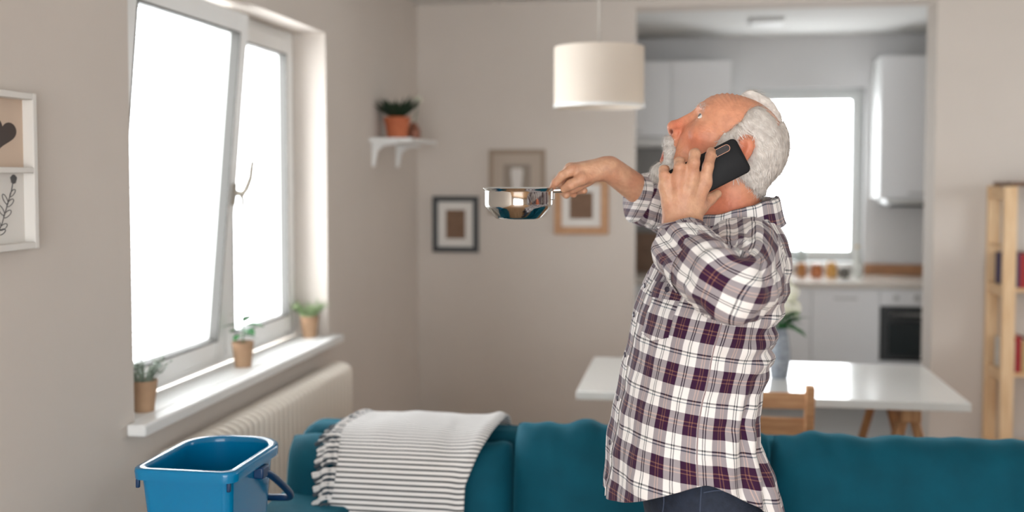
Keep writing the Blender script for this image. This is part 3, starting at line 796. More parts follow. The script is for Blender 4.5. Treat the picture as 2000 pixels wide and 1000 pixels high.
wall_unit(1.30, 1.82, 1.40, 2.37, 'tall pale wall cabinet right of the kitchen window')
hd = thing('cooker_hood', 'dark slim cooker hood under the right wall cabinet', 'hood', (1.56, 7.65, 1.345))
MB().box(-0.22, 0.25, -0.03, 0.34, 0.018, 0.053).build('body', STEEL, hd, bevel=0.004)
MB().box(-0.19, 0.22, 0.0, 0.32, 0.0, 0.018).build('filter', OVD, hd)
# backsplash panel
bs = MB().box(-1.19, 0.30, 7.988, 7.999, 0.85, 1.765).build('wall_backsplash', mat('grey_splash', (134,132,130), 0.5)); tag(bs, kind='structure')
# kitchen window
kw = thing('window_2', None, None, ((KX0+KX1)/2, KY+0.09, KZ0), kind='structure')
KFR = mat('window_frame_grey', (206,208,206), 0.4)
hw = (KX1-KX0)/2; hh = KZ1-KZ0
def yframe(wd, y0, y1, ins, name, par, m=None):
    b = MB(); a = hw-ins; z0 = ins; z1 = hh-ins
    b.box(-a,-a+wd,y0,y1,z0,z1); b.box(a-wd,a,y0,y1,z0,z1); b.box(-a+wd,a-wd,y0,y1,z0,z0+wd); b.box(-a+wd,a-wd,y0,y1,z1-wd,z1)
    return b.build(name, m or KFR, par, bevel=0.004)
yframe(0.045, 0, 0.06, 0.0, 'window_frame', kw); yframe(0.055, -0.015, 0.045, 0.028, 'sash_frame', kw)
MB().box(-hw+0.08, hw-0.08, 0.02, 0.026, 0.08, hh-0.08).build('pane', GLASS, kw)
tag(MB().box(KX0, KX1, KY-0.03, KY+0.09, KZ0-0.03, KZ0).build('trim_3', WHITE, bevel=0.004), kind='structure')
# ceiling light
cl = thing('ceiling_light', 'flat square ceiling light on the kitchen ceiling', 'ceiling light', (0.50,7.11,CZ))
MB().box(-0.11,0.11,-0.11,0.11,-0.016,0.0).build('base', STEEL, cl, bevel=0.003)
MB().box(-0.10,0.10,-0.10,0.10,-0.034,-0.016).build('diffuser', WHITE, cl, bevel=0.005)
# things on the worktop and the kitchen sill
def jar(loc, rgb, lid, label, r=0.032, h=0.075):
    t = thing('jar', label, 'jar', loc, 0, 'jars on the kitchen worktop')
    MB().lathe([(0,0),(r,0),(r*1.04,h*0.1),(r*1.04,h*0.8),(r*0.8,h*0.95),(r*0.8,h),(0,h)], 20).build('body', mat('jar_%d_%d_%d' % rgb, rgb, 0.25), t, smooth=True, angle=50)
    MB().lathe([(0,h),(r*0.9,h),(r*0.9,h*1.22),(r*0.8,h*1.28),(0,h*1.28)], 20).build('lid', mat('lid_%d_%d_%d' % lid, lid, 0.4), t, smooth=True, angle=50)
jar((0.80,7.72,0.85),(178,120,66),(190,130,70),'brown-orange jar nearest the man on the worktop')
jar((0.90,7.70,0.85),(188,112,66),(170,108,62),'reddish-orange jar second from the left on the worktop', 0.038)
jar((1.00,7.70,0.85),(214,160,84),(206,158,90),'honey-yellow jar third from the left on the worktop', 0.036, 0.085)
jar((1.085,7.70,0.85),(104,100,94),(120,116,110),'dark grey jar right of the honey-yellow jar', 0.034, 0.058)
bt = thing('bottle', 'clear bottle with dark stopper on the kitchen window sill', 'bottle', (0.825,7.995+0.03,KZ0))
MB().lathe([(0,0),(0.034,0),(0.036,0.01),(0.034,0.05),(0.018,0.09),(0.013,0.105),(0,0.105)], 24).build('body', mat('smoked_glass', (170,178,176), 0.1), bt, smooth=True)
MB().lathe([(0,0.105),(0.015,0.105),(0.015,0.165),(0.011,0.172),(0,0.172)], 18).build('stopper', mat('dark_green', (92,104,96), 0.5), bt, smooth=True, angle=50)
gl = thing('glass_bottle', 'pale glass carafe at the right corner of the kitchen window', 'bottle', (1.175,7.74,0.85))
MB().lathe([(0,0),(0.030,0),(0.032,0.01),(0.032,0.10),(0.014,0.16),(0.013,0.20),(0.016,0.205),(0,0.205)], 24).build('body', mat('pale_glass', (218,220,214), 0.1), gl, smooth=True)
MB().lathe([(0,0.205),(0.014,0.205),(0.014,0.222),(0,0.222)], 16).build('stopper', mat('cork', (206,178,138), 0.8), gl, smooth=True, angle=50)
cb = MB().box(-0.46, -0.20, 7.93, 7.955, 0.85, 1.14).build('cutting_board', mat('dark_board', (126,96,74), 0.5, rgb2=(104,76,56), vscale=6, stretch=(2,2,12)), bevel=0.008); tag(cb, 'brown wooden board leaning on the kitchen backsplash', 'board')

# ------------------------------------------------------------------ saucepan
CHROME = mat('polished_steel', (214,212,208), 0.06, metal=1.0)
pc = at(1012.5, 367, 2.42)
pan = thing('saucepan', 'small polished steel saucepan held up by its handle in the right hand', 'saucepan', (pc[0], pc[1], pc[2]-0.069))
MB().lathe([(0,0),(0.049,0),(0.052,0.002),(0.0545,0.005),(0.0725,0.024),(0.0752,0.029),(0.0758,0.034),(0.0758,0.060),(0.0775,0.064),(0.0805,0.0665),(0.0815,0.0685),(0.0800,0.0700),(0.0765,0.0680),(0.0745,0.062),(0.0745,0.034),(0.071,0.026),(0.053,0.0075),(0.049,0.004),(0,0.004)], 96).build('body', CHROME, pan, smooth=True, angle=28)
hdir = (Vector(at(1185, 361, 2.425)) - Vector(at(1084, 371, 2.42))).normalized()
h0 = Vector(at(1084, 371, 2.42)) - Vector(pan.location) - hdir*0.012
pts = [h0, h0+hdir*0.02+Vector((0,0,-0.001)), h0+hdir*0.045+Vector((0,0,-0.002)), h0+hdir*0.062]
b = MB()
b.tube(pts, [0.0055,0.006,0.0085,0.0085], 12)
b.build('handle', CHROME, pan, smooth=True, angle=60)
b = MB(); M = Matrix.Translation(h0 + Vector((0.002,0,-0.010)))
b.box(-0.004,0.008,-0.012,0.012,-0.012,0.012, M); b.build('bracket', CHROME, pan, bevel=0.003)

# ------------------------------------------------------------------ implicit surfaces for the figure
def s_ell(c, r):
    c = np.array(c, np.float32); r = np.array(r, np.float32)
    def f(P):
        q = (P-c)/r; k0 = np.sqrt((q*q).sum(-1)); k1 = np.sqrt(((q/r)**2).sum(-1))+1e-9
        return k0*(k0-1)/k1
    f.bb = (c-r.max(), c+r.max()); return f
def s_cap(a, b, r0, r1):
    a = np.array(a, np.float32); b = np.array(b, np.float32); ba = b-a; L2 = float((ba*ba).sum())+1e-12
    def f(P):
        pa = P-a; h = np.clip((pa@ba)/L2, 0, 1); d = pa-h[...,None]*ba
        return np.sqrt((d*d).sum(-1)) - (r0+(r1-r0)*h)
    rm = max(r0, r1); f.bb = (np.minimum(a,b)-rm, np.maximum(a,b)+rm); return f
def s_sph(c, r): return s_cap(c, np.array(c)+1e-5, r, r)
def smin(a, b, k):
    h = np.maximum(k-np.abs(a-b), 0)/k
    return np.minimum(a, b) - h*h*k*0.25
def smax(a, b, k): return -smin(-a, -b, k)
def s_eval(ops, P):
    """ops: list of (kind, function, k) with kind '+' or '-'"""
    d = None
    for kind, f, k in ops:
        if d is None: d = f(P); continue
        v = f(P)
        d = smin(d, v, k) if kind == '+' else smax(d, -v, k)
    return d
def grid_pts(lo, hi, h):
    ax = [np.arange(lo[i], hi[i]+h, h, dtype=np.float32) for i in range(3)]
    G = np.stack(np.meshgrid(*ax, indexing='ij'), -1)
    return G
def surf_nets(F, lo, h):
    S = F < 0
    nx, ny, nz_ = F.shape
    c = np.zeros((nx-1, ny-1, nz_-1), np.uint8)
    for i in (0,1):
        for j in (0,1):
            for k in (0,1): c += S[i:nx-1+i, j:ny-1+j, k:nz_-1+k]
    act = (c > 0) & (c < 8)
    I = np.argwhere(act); n = len(I)
    idx = -np.ones(act.shape, np.int64); idx[act] = np.arange(n)
    acc = np.zeros((n,3)); cnt = np.zeros(n)
    cor = [(i,j,k) for i in (0,1) for j in (0,1) for k in (0,1)]
    for a in cor:
        for ax in range(3):
            if a[ax]: continue
            b_ = list(a); b_[ax] = 1
            fa = F[I[:,0]+a[0], I[:,1]+a[1], I[:,2]+a[2]]; fb = F[I[:,0]+b_[0], I[:,1]+b_[1], I[:,2]+b_[2]]
            m = (fa < 0) != (fb < 0)
            t = fa[m]/(fa[m]-fb[m])
            p = np.tile(np.array(a, float), (m.sum(),1)); p[:,ax] = t
            acc[m] += p; cnt[m] += 1
    V = (I + acc/cnt[:,None])*h + np.array(lo)
    faces = []
    for ax in range(3):
        o1, o2 = [(1,2),(2,0),(0,1)][ax]
        sl = [slice(None)]*3; sl2 = [slice(None)]*3
        sl[ax] = slice(0,-1); sl2[ax] = slice(1,None)
        A = S[tuple(sl)]; B = S[tuple(sl2)]
        E = np.argwhere(A != B)
        ok = (E[:,o1] > 0) & (E[:,o2] > 0) & (E[:,o1] < F.shape[o1]-1) & (E[:,o2] < F.shape[o2]-1)
        E = E[ok]
        if len(E) == 0: continue
        def cell(d1, d2):
            q = E.copy(); q[:,o1] += d1; q[:,o2] += d2
            return idx[q[:,0], q[:,1], q[:,2]]
        Q = np.stack([cell(-1,-1), cell(0,-1), cell(0,0), cell(-1,0)], 1)
        sg = A[E[:,0],E[:,1],E[:,2]]
        Q[~sg] = Q[~sg][:, ::-1]
        faces.append(Q)
    Q = np.concatenate(faces)
    return V, Q
def relax(V, Q, it=2, lam=0.45):
    n = len(V); E = np.concatenate([Q[:,[0,1]],Q[:,[1,2]],Q[:,[2,3]],Q[:,[3,0]]]); E = np.concatenate([E, E[:,::-1]])
    deg = np.bincount(E[:,0], minlength=n)[:,None]
    for _ in range(it):
        s = np.stack([np.bincount(E[:,0], V[E[:,1],k], n) for k in range(3)], 1)/np.maximum(deg,1)
        V = V + (s-V)*lam
    return V
def vnormals(V, Q):
    fn = np.cross(V[Q[:,2]]-V[Q[:,0]], V[Q[:,3]]-V[Q[:,1]])
    N = np.zeros_like(V)
    for k in range(4):
        for a in range(3): N[:,a] += np.bincount(Q[:,k], fn[:,a], len(V))
    return N/(np.linalg.norm(N, axis=1)[:,None]+1e-12)
def np_mesh(name, V, Q, m, parent=None, col=None, smooth=True):
    me = bpy.data.meshes.new(name)
    me.vertices.add(len(V)); me.vertices.foreach_set('co', np.asarray(V, np.float32).ravel())
    k = Q.shape[1]
    me.loops.add(Q.size); me.loops.foreach_set('vertex_index', np.asarray(Q, np.int32).ravel())
    me.polygons.add(len(Q)); me.polygons.foreach_set('loop_start', np.arange(0, Q.size, k, dtype=np.int32)); me.polygons.foreach_set('loop_total', np.full(len(Q), k, np.int32))
    me.update(calc_edges=True); me.validate()
    me.materials.append(m)
    if smooth: me.shade_smooth()
    if col is not None:
        ca = me.color_attributes.new('tone', 'FLOAT_COLOR', 'POINT')
        c4 = np.concatenate([col, np.ones((len(V),1))], 1).astype(np.float32); ca.data.foreach_set('color', c4.ravel())
    o = bpy.data.objects.new(name, me); COL.objects.link(o)
    if parent is not None: o.parent = parent; o.location = -Vector(parent.location)
    return o

# ------------------------------------------------------------------ the man
D0 = 2.20
foot = at(1371, 1000, D0)
man = thing('person', 'white-haired bearded man in plaid shirt looking up, phone at his ear', 'person', (foot[0], foot[1], 0))
def skin_mat():
    m = bpy.data.materials.new('skin'); m.use_nodes = True
    nt = m.node_tree; b = nt.nodes['Principled BSDF']
    b.inputs['Roughness'].default_value = 0.5; b.inputs['Specular IOR Level'].default_value = 0.4
    b.inputs['Subsurface Weight'].default_value = 0.15; b.inputs['Subsurface Radius'].default_value = (0.010,0.004,0.002); b.inputs['Subsurface Scale'].default_value = 0.4
    at_ = nt.nodes.new('ShaderNodeVertexColor'); at_.layer_name = 'tone'
    tc = nt.nodes.new('ShaderNodeTexCoord')
    n = nt.nodes.new('ShaderNodeTexNoise'); n.inputs['Scale'].default_value = 70; n.inputs['Detail'].default_value = 5; nt.links.new(tc.outputs['Object'], n.inputs['Vector'])
    r = nt.nodes.new('ShaderNodeValToRGB'); r.color_ramp.elements[0].position = 0.3; r.color_ramp.elements[1].position = 0.72
    r.color_ramp.elements[0].color = (0.86,0.80,0.78,1); r.color_ramp.elements[1].color = (1.08,1.06,1.04,1)
    nt.links.new(n.outputs['Fac'], r.inputs[0])
    mx = nt.nodes.new('ShaderNodeMix'); mx.data_type = 'RGBA'; mx.blend_type = 'MULTIPLY'; mx.inputs[0].default_value = 1.0
    nt.links.new(at_.outputs['Color'], mx.inputs[6]); nt.links.new(r.outputs[0], mx.inputs[7]); nt.links.new(mx.outputs[2], b.inputs['Base Color'])
    n2 = nt.nodes.new('ShaderNodeTexNoise'); n2.inputs['Scale'].default_value = 220; n2.inputs['Detail'].default_value = 6; nt.links.new(tc.outputs['Object'], n2.inputs['Vector'])
    bp = nt.nodes.new('ShaderNodeBump'); bp.inputs['Strength'].default_value = 0.45; bp.inputs['Distance'].default_value = 0.002
    n3 = nt.nodes.new('ShaderNodeTexNoise'); n3.inputs['Scale'].default_value = 75; n3.inputs['Detail'].default_value = 3; n3.inputs['Distortion'].default_value = 1.2; nt.links.new(tc.outputs['Object'], n3.inputs['Vector'])
    bp2 = nt.nodes.new('ShaderNodeBump'); bp2.inputs['Strength'].default_value = 0.3; bp2.inputs['Distance'].default_value = 0.004; nt.links.new(n3.outputs['Fac'], bp2.inputs['Height']); nt.links.new(bp2.outputs[0], bp.inputs['Normal'])
    nt.links.new(n2.outputs['Fac'], bp.inputs['Height']); nt.links.new(bp.outputs[0], b.inputs['Normal'])
    return m
SKIN = skin_mat()
bodyV, bodyQ, bodyC = [], [], []
def body_add(V, Q, C):
    n = sum(len(v) for v in bodyV); bodyV.append(V); bodyQ.append(Q+n); bodyC.append(C)

# --- head frame: u towards the face, v to the crown, w to his left ear
HO = at(1440, 285, D0)
vr = (HO-EYE)/np.linalg.norm(HO-EYE)
iR = np.cross(vr, np.array([0,0,1.0])); iR /= np.linalg.norm(iR); iU = np.cross(iR, vr)
A_ = R(32)
HU = -math.cos(A_)*iR + math.sin(A_)*iU; HV = math.sin(A_)*iR + math.cos(A_)*iU; HW = -vr
def head2world(V): return HO + V[:,0:1]*HU + V[:,1:2]*HV + V[:,2:3]*HW
cran = [('+', s_ell((0.006,0.026,0),(0.092,0.071,0.0735)), 0.01), ('+', s_ell((0.056,0.030,0),(0.050,0.045,0.058)), 0.024), ('+', s_ell((-0.034,0.0,0),(0.060,0.052,0.062)), 0.02)]
neck = [('+', s_cap((-0.018,-0.045,0),(-0.098,-0.167,0),0.056,0.058), 0.03), ('+', s_cap((0.035,-0.105,0),(-0.055,-0.20,0),0.034,0.05), 0.03)]
ops = list(cran)
ops += [('+', s_ell((0.052,-0.035,0),(0.050,0.072,0.0585)), 0.022), ('+', s_ell((0.084,-0.076,0),(0.032,0.034,0.033)), 0.018), ('+', s_sph((0.092,-0.120,0),0.021), 0.016)]
for s in (-1, 1):
    ops += [('+', s_cap((0.002,-0.050,s*0.054),(0.083,-0.117,s*0.020),0.0195,0.017), 0.022),
            ('+', s_sph((0.074,-0.020,s*0.043),0.0195), 0.022),
            ('+', s_cap((0.1030,0.0275,s*0.012),(0.087,0.0300,s*0.044),0.0085,0.008), 0.012),
            ('-', s_sph((0.1105,0.012,s*0.034),0.0140), 0.014)]
ops += neck
ops += [('+', s_cap((0.094,0.010,0),(0.108,-0.036,0),0.0125,0.0165), 0.014), ('+', s_cap((0.104,-0.058,0),(0.1065,-0.088,0),0.0165,0.015), 0.014)]
for s in (-1, 1): ops += [('+', s_cap((0.090,-0.030,s*0.018),(0.086,-0.078,s*0.026),0.018,0.018), 0.016)]
ops += [('+', s_cap((0.1045,0.014,0),(0.129,-0.031,0),0.0080,0.0105), 0.010), ('+', s_sph((0.1312,-0.0355,0),0.0130), 0.007), ('+', s_cap((0.128,-0.046,0),(0.117,-0.056,0),0.006,0.005), 0.006)]
for s in (-1, 1):
    ops += [('+', s_sph((0.1190,-0.0425,s*0.0128),0.0105), 0.006), ('-', s_ell((0.1282,-0.0452,s*0.0140),(0.0058,0.0042,0.0058)), 0.002), ('-', s_cap((0.1115,-0.036,s*0.0215),(0.1085,-0.048,s*0.0225),0.0022,0.0022), 0.005),
            ('+', s_sph((0.0855,0.012,s*0.0330),0.0150), 0.004),
            ('+', s_cap((0.0965,-0.0045,s*0.024),(0.087,-0.0055,s*0.044),0.0050,0.0045), 0.007),
            ('-', s_ell((0.0975,0.0122,s*0.0365),(0.0100,0.0056,0.0140)), 0.0015), ('+', s_cap((0.1000,0.0190,s*0.022),(0.0890,0.0185,s*0.0470),0.0030,0.0028), 0.005),
            ('+', s_ell((-0.014,-0.006,s*0.0775),(0.019,0.033,0.0085)), 0.008), ('-', s_ell((-0.009,-0.004,s*0.0875),(0.0105,0.022,0.009)), 0.004),
            ('+', s_cap((0.091,-0.044,s*0.032),(0.083,-0.074,s*0.043),0.008,0.005), 0.012), ('-', s_cap((0.1085,-0.050,s*0.0245),(0.0985,-0.084,s*0.0385),0.0022,0.0018), 0.007)]
ops += [('+', s_cap((0.1135,-0.0945,-0.014),(0.1135,-0.0945,0.014),0.0052,0.0052), 0.006), ('+', s_cap((0.1115,-0.1045,-0.015),(0.1115,-0.1045,0.015),0.0062,0.0062), 0.006)]
hl, hh_ = np.array((-0.20,-0.275,-0.095)), np.array((0.155,0.125,0.095)); hs = 0.0024
G = grid_pts(hl, hh_, hs)
Fh = s_eval(ops, G)
ang = np.arctan2(G[...,1]-0.03, G[...,0]-0.0)
msk = np.exp(-((ang-0.66)/0.38)**2)*np.exp(-(G[...,2]/0.055)**4)
Fh = Fh + 0.0017*msk*np.sin(ang*0.095/0.0098*2*math.pi + 0.8*np.sin(G[...,2]*70))
# crow's feet
cf = np.exp(-(((G[...,0]-0.066)/0.016)**2 + ((G[...,1]-0.003)/0.016)**2))
Fh = Fh + 0.0011*cf*np.sin((G[...,1]+0.25*(G[...,0]-0.07))*2*math.pi/0.0075)
V, Q = surf_nets(Fh, hl, hs); V = relax(V, Q, 1, 0.3)
def tone_head(V):
    base = np.array(lin((214,152,120))[:3]); red = np.array(lin((206,112,82))[:3]); pale = np.array(lin((220,170,140))[:3]); lip = np.array(lin((176,96,84))[:3])
    C = np.tile(base, (len(V),1))
    def blend(C, col, wgt): return C*(1-wgt[:,None]) + col*wgt[:,None]
    u, v, w_ = V.T
    C = blend(C, red, 0.75*np.exp(-(((u-0.125)/0.02)**2+((v+0.03)/0.025)**2)))
    C = blend(C, red, 0.65*np.exp(-(((u-0.075)/0.03)**2+((v+0.035)/0.025)**2)))
    C = blend(C, red, 0.75*np.exp(-((u+0.014)/0.025)**2 - ((v+0.005)/0.035)**2))
    C = blend(C, red, 0.70*np.clip((-0.06-v)/0.05,0,1)*np.clip((0.06-u)/0.05,0,1))
    C = blend(C, pale, 0.5*np.exp(-(((u-0.09)/0.012)**2+((v-0.012)/0.008)**2)))
    C = blend(C, np.array(lin((96,40,30))[:3]), np.clip(1.6-np.sqrt(((u-0.1282)/0.0056)**2+((v+0.0455)/0.0044)**2+((np.abs(w_)-0.0125)/0.006)**2),0,1))
    C = blend(C, lip, np.clip(1-np.abs(v+0.100)/0.012,0,1)*np.clip((u-0.108)/0.004,0,1))
    return C
body_add(head2world(V), Q, tone_head(V))
HEADV, HEADN = V, vnormals(V, Q)

# --- hands and forearms (frame: x right, y up, z towards the viewer)
def img_frame(o):
    vr_ = (o-EYE)/np.linalg.norm(o-EYE); r_ = np.cross(vr_, np.array([0,0,1.0])); r_ /= np.linalg.norm(r_); u_ = np.cross(r_, vr_)
    return o, np.stack([r_, u_, -vr_])
def make_limb(org, joints_fn, pad, hs, tone):
    O, B = img_frame(org)
    def J(x, y, d): return (B @ (at(x,y,d)-O)).astype(np.float32)
    ops_ = joints_fn(J)
    lo = np.min([f.bb[0] for _, f, _ in ops_], 0)-pad; hi = np.max([f.bb[1] for _, f, _ in ops_], 0)+pad
    G = grid_pts(lo, hi, hs); F = np.full(G.shape[:3], 1.0, np.float32)
    # evaluate in slabs, only where a primitive is near
    F = s_eval(ops_, G)
    V, Q = surf_nets(F, lo, hs); V = relax(V, Q, 1, 0.35)
    W = O + V @ B
    body_add(W, Q, tone(V, W))
    return ops_
def chain(pts, rad, k0, k):
    out = []
    for i in range(len(pts)-1):
        out.append(('+', s_cap(pts[i], pts[i+1], rad[i], rad[i+1]), k0 if i == 0 else k))
    return out
DZ = 0.020
def left_hand(J):
    j = lambda x, y, d: J(x, y, d+DZ)
    o = []
    W1, W2 = j(1341,436,2.045), j(1318,439,2.045)
    E = j(1432,560,1.88)
    o += [('+', s_cap(W1, W1+(E-W1)*0.8, 0.0255, 0.036), 0.02), ('+', s_cap(W2, W2+(E-W2)*0.8, 0.0245, 0.036), 0.02)]
    mc = [((1350,424,2.036),(1376,357,2.028)), ((1338,424,2.030),(1351,347,2.019)), ((1325,426,2.030),(1325,350,2.022)), ((1312,430,2.036),(1300,364,2.033))]
    for a, c in mc: o.append(('+', s_cap(j(*a), j(*c), 0.0165, 0.0128), 0.011))
    o.append(('+', s_cap(j(1334,418,2.045), j(1340,372,2.044), 0.025, 0.022), 0.012))
    f = 0.004
    o += chain([j(1376,357,2.028), j(1383,325,2.022), j(1388,305,2.036), j(1389,296,2.054)], [0.0125,0.0105,0.0098,0.0088], 0.010, f)
    o += chain([j(1351,347,2.019), j(1355,318,2.008), j(1357,301,2.018), j(1358,298,2.044)], [0.0130,0.0112,0.0105,0.0092], 0.010, f)
    o += chain([j(1325,350,2.022), j(1327,328,2.012), j(1327,317,2.026), j(1330,316,2.050)], [0.0125,0.0108,0.0100,0.0088], 0.010, f)
    o += chain([j(1300,364,2.033), j(1297,343,2.024), j(1296,332,2.036), j(1300,330,2.056)], [0.0115,0.0098,0.0090,0.0080], 0.010, f)
    o += chain([j(1350,420,2.040), j(1369,404,2.046), j(1387,389,2.062), j(1401,379,2.074)], [0.0170,0.0135,0.0108,0.0088], 0.014, 0.006)
    # knuckle ridges and tendons
    for a, c in mc: o.append(('+', s_cap(j(a[0],a[1]-20,a[2]-0.0135), j(c[0],c[1]+4,c[2]-0.0095), 0.0022, 0.0034), 0.006))
    return o
def tone_hand(V, W):
    base = np.array(lin((204,160,130))[:3]); red = np.array(lin((190,120,92))[:3])
    n = np.array([mnoise.noise(Vector(p*32)) for p in W]); f = np.clip(0.35+0.8*n, 0, 1)[:,None]
    return base*(1-f*0.5)+red*f*0.5
make_limb(at(1340,380,2.06), left_hand, 0.008, 0.0024, tone_hand)
def right_hand(J):
    o = []
    W = J(1190,329,2.42); E = J(1378,468,2.52)
    o += [('+', s_cap(W+np.array((0,0,0.007),np.float32), W+(E-W)*0.62, 0.0250, 0.032), 0.02), ('+', s_cap(W-np.array((0,0,0.010),np.float32), W+(E-W)*0.62, 0.0245, 0.032), 0.02)]
    mc = [((1178,326,2.403),(1117,332,2.396)), ((1176,322,2.414),(1114,329,2.414)), ((1176,324,2.426),(1116,332,2.433)), ((1178,328,2.436),(1122,338,2.450))]
    for a, c in mc: o.append(('+', s_cap(J(*a), J(*c), 0.0155, 0.0118), 0.011))
    o.append(('+', s_cap(J(1172,335,2.418), J(1132,342,2.418), 0.021, 0.016), 0.012))
    f = 0.004
    o += chain([J(1117,332,2.396), J(1098,343,2.392), J(1085,357,2.400), J(1079,366,2.408)], [0.0118,0.0100,0.0088,0.0076], 0.008, f)
    o += chain([J(1114,329,2.414), J(1095,349,2.428), J(1097,371,2.436), J(1106,381,2.420)], [0.0118,0.0102,0.0095,0.0085], 0.008, f)
    o += chain([J(1116,332,2.433), J(1101,353,2.449), J(1107,374,2.447), J(1120,379,2.426)], [0.0112,0.0100,0.0092,0.0085], 0.008, f)
    o += chain([J(1122,338,2.450), J(1117,357,2.460), J(1126,373,2.454), J(1141,372,2.430)], [0.0105,0.0090,0.0085,0.0078], 0.008, f)
    o += chain([J(1165,340,2.405), J(1138,349,2.388), J(1115,361,2.385), J(1102,369,2.396)], [0.0165,0.0130,0.0112,0.0092], 0.012, 0.006)
    o += [('+', s_cap(J(1150,352,2.408), J(1118,368,2.410), 0.013, 0.0125), 0.008)]
    return o
make_limb(at(1150,345,2.42), right_hand, 0.008, 0.0026, tone_hand)
# --- torso under the shirt, coarse
def torso_fn(J):
    o = [('+', s_cap(J(1340,930,2.2), J(1395,620,2.2), 0.10, 0.105), 0.05), ('+', s_cap(J(1395,640,2.13), J(1420,545,2.12), 0.08,0.075), 0.06), ('+', s_cap(J(1395,640,2.27), J(1420,545,2.28), 0.08,0.075), 0.06),
         ('+', s_cap(J(1430,540,2.2), J(1448,450,2.2), 0.075, 0.055), 0.05)]
    o += [('+', s_cap(J(1448,516,2.11), J(1440,552,1.935), 0.042, 0.034), 0.03), ('+', s_cap(J(1440,552,1.935), J(1400,540,1.92), 0.034, 0.032), 0.03),
          ('+', s_cap(J(1450,520,2.31), J(1378,468,2.50), 0.05, 0.04), 0.04), ('+', s_cap(J(1378,468,2.50), J(1300,410,2.47), 0.036, 0.032), 0.03)]
    return o
make_limb(at(1400,700,2.2), torso_fn, 0.03, 0.011, lambda V, W: np.tile(np.array(lin((206,150,120))[:3]), (len(V),1)))
np_mesh('body', np.concatenate(bodyV), np.concatenate(bodyQ), SKIN, man, np.concatenate(bodyC))
# fingernails of the visible hand
NAIL = mat('nail', (222,176,150), 0.3)

# --- eyes
EYEW = mat('eye_white', (226,218,210), 0.15); IRIS = mat('iris', (98,104,104), 0.15)
for s in (-1, 1):
    c = head2world(np.array([[0.0857,0.0124,s*0.0333]]))[0]
    o = MB().lathe([(0,-0.0132)]+[(0.0132*math.sin(a), -0.0132*math.cos(a)) for a in np.linspace(0.15,math.pi-0.15,16)]+[(0,0.0132)], 24).build('eye', EYEW, man, smooth=True)
    o.location = Vector(c)-Vector(man.location)
    gd = Vector(HU + 0.20*HV + s*0.30*HW).normalized()
    q = gd.to_track_quat('Z','Y').to_matrix().to_4x4()
    i = MB().lathe([(0.0062,0.01170),(0.0058,0.01215),(0.004,0.01285),(0,0.01345)], 20, M=q).build('iris', IRIS, o, smooth=True)

# --- hair, beard and brows
def hair_mat(name, rgb, rgb2):
    m = bpy.data.materials.new(name); m.use_nodes = True; nt = m.node_tree; b = nt.nodes['Principled BSDF']
    b.inputs['Roughness'].default_value = 0.55; b.inputs['Specular IOR Level'].default_value = 0.35
    tc = nt.nodes.new('ShaderNodeTexCoord'); n = nt.nodes.new('ShaderNodeTexNoise'); n.inputs['Scale'].default_value = 90; n.inputs['Detail'].default_value = 2
    nt.links.new(tc.outputs['Object'], n.inputs['Vector']); r = nt.nodes.new('ShaderNodeValToRGB'); r.color_ramp.elements[0].position = 0.3; r.color_ramp.elements[1].position = 0.7
    r.color_ramp.elements[0].color = lin(rgb2); r.color_ramp.elements[1].color = lin(rgb); nt.links.new(n.outputs['Fac'], r.inputs[0]); nt.links.new(r.outputs[0], b.inputs['Base Color'])
    return m
HAIR = hair_mat('white_hair', (236,229,221), (204,195,187)); BEARD = hair_mat('white_beard', (232,227,221), (194,187,180))
U_, V_, W_ = G[...,0], G[...,1], G[...,2]
skull = s_eval(cran+neck[:1]+[('+', s_ell((0.0,-0.02,0),(0.06,0.05,0.066)), 0.02)], G)
hline = np.interp(V_.ravel(), [-0.08,-0.03,0.0,0.02,0.047,0.071,0.09,0.115], [0.026,0.030,0.038,0.028,0.020,0.020,0.010,0.000]).reshape(V_.shape).astype(np.float32)
hline = hline + np.where(W_ < -0.012, 0.042*np.clip((V_-0.06)/0.03,0,1), 0)
thick = 0.0085 + 0.019*np.clip((-W_-0.022)/0.015,0,1)*np.clip((V_-0.055)/0.03,0,1)*np.interp(U_.ravel(), [-0.09,-0.05,-0.015], [0,0.5,1]).reshape(U_.shape).astype(np.float32)
lowl = -0.043 + np.clip(U_,-0.12,0)*0.20
reg = np.maximum(U_-hline, (lowl-V_)*0.8)
reg = np.maximum(reg, 0.004-np.minimum(s_ell((-0.012,-0.006,0.080),(0.020,0.036,0.02))(G), s_ell((-0.012,-0.006,-0.080),(0.020,0.036,0.02))(G)))
bald = np.minimum(np.minimum(0.036-np.abs(W_-0.004), V_-0.055), U_+0.046)
reg = np.maximum(reg, bald)
Fhair = smax(skull-thick, reg, 0.013)
kf = np.sin(V_*420 + 60*U_ + 3*np.sin(U_*160)) * 0.0005
V, Q = surf_nets(Fhair+kf, hl, hs)
V = relax(V, Q, 1, 0.3)
hairN = vnormals(V, Q)
hair = np_mesh('hair', head2world(V), Q, HAIR, man)
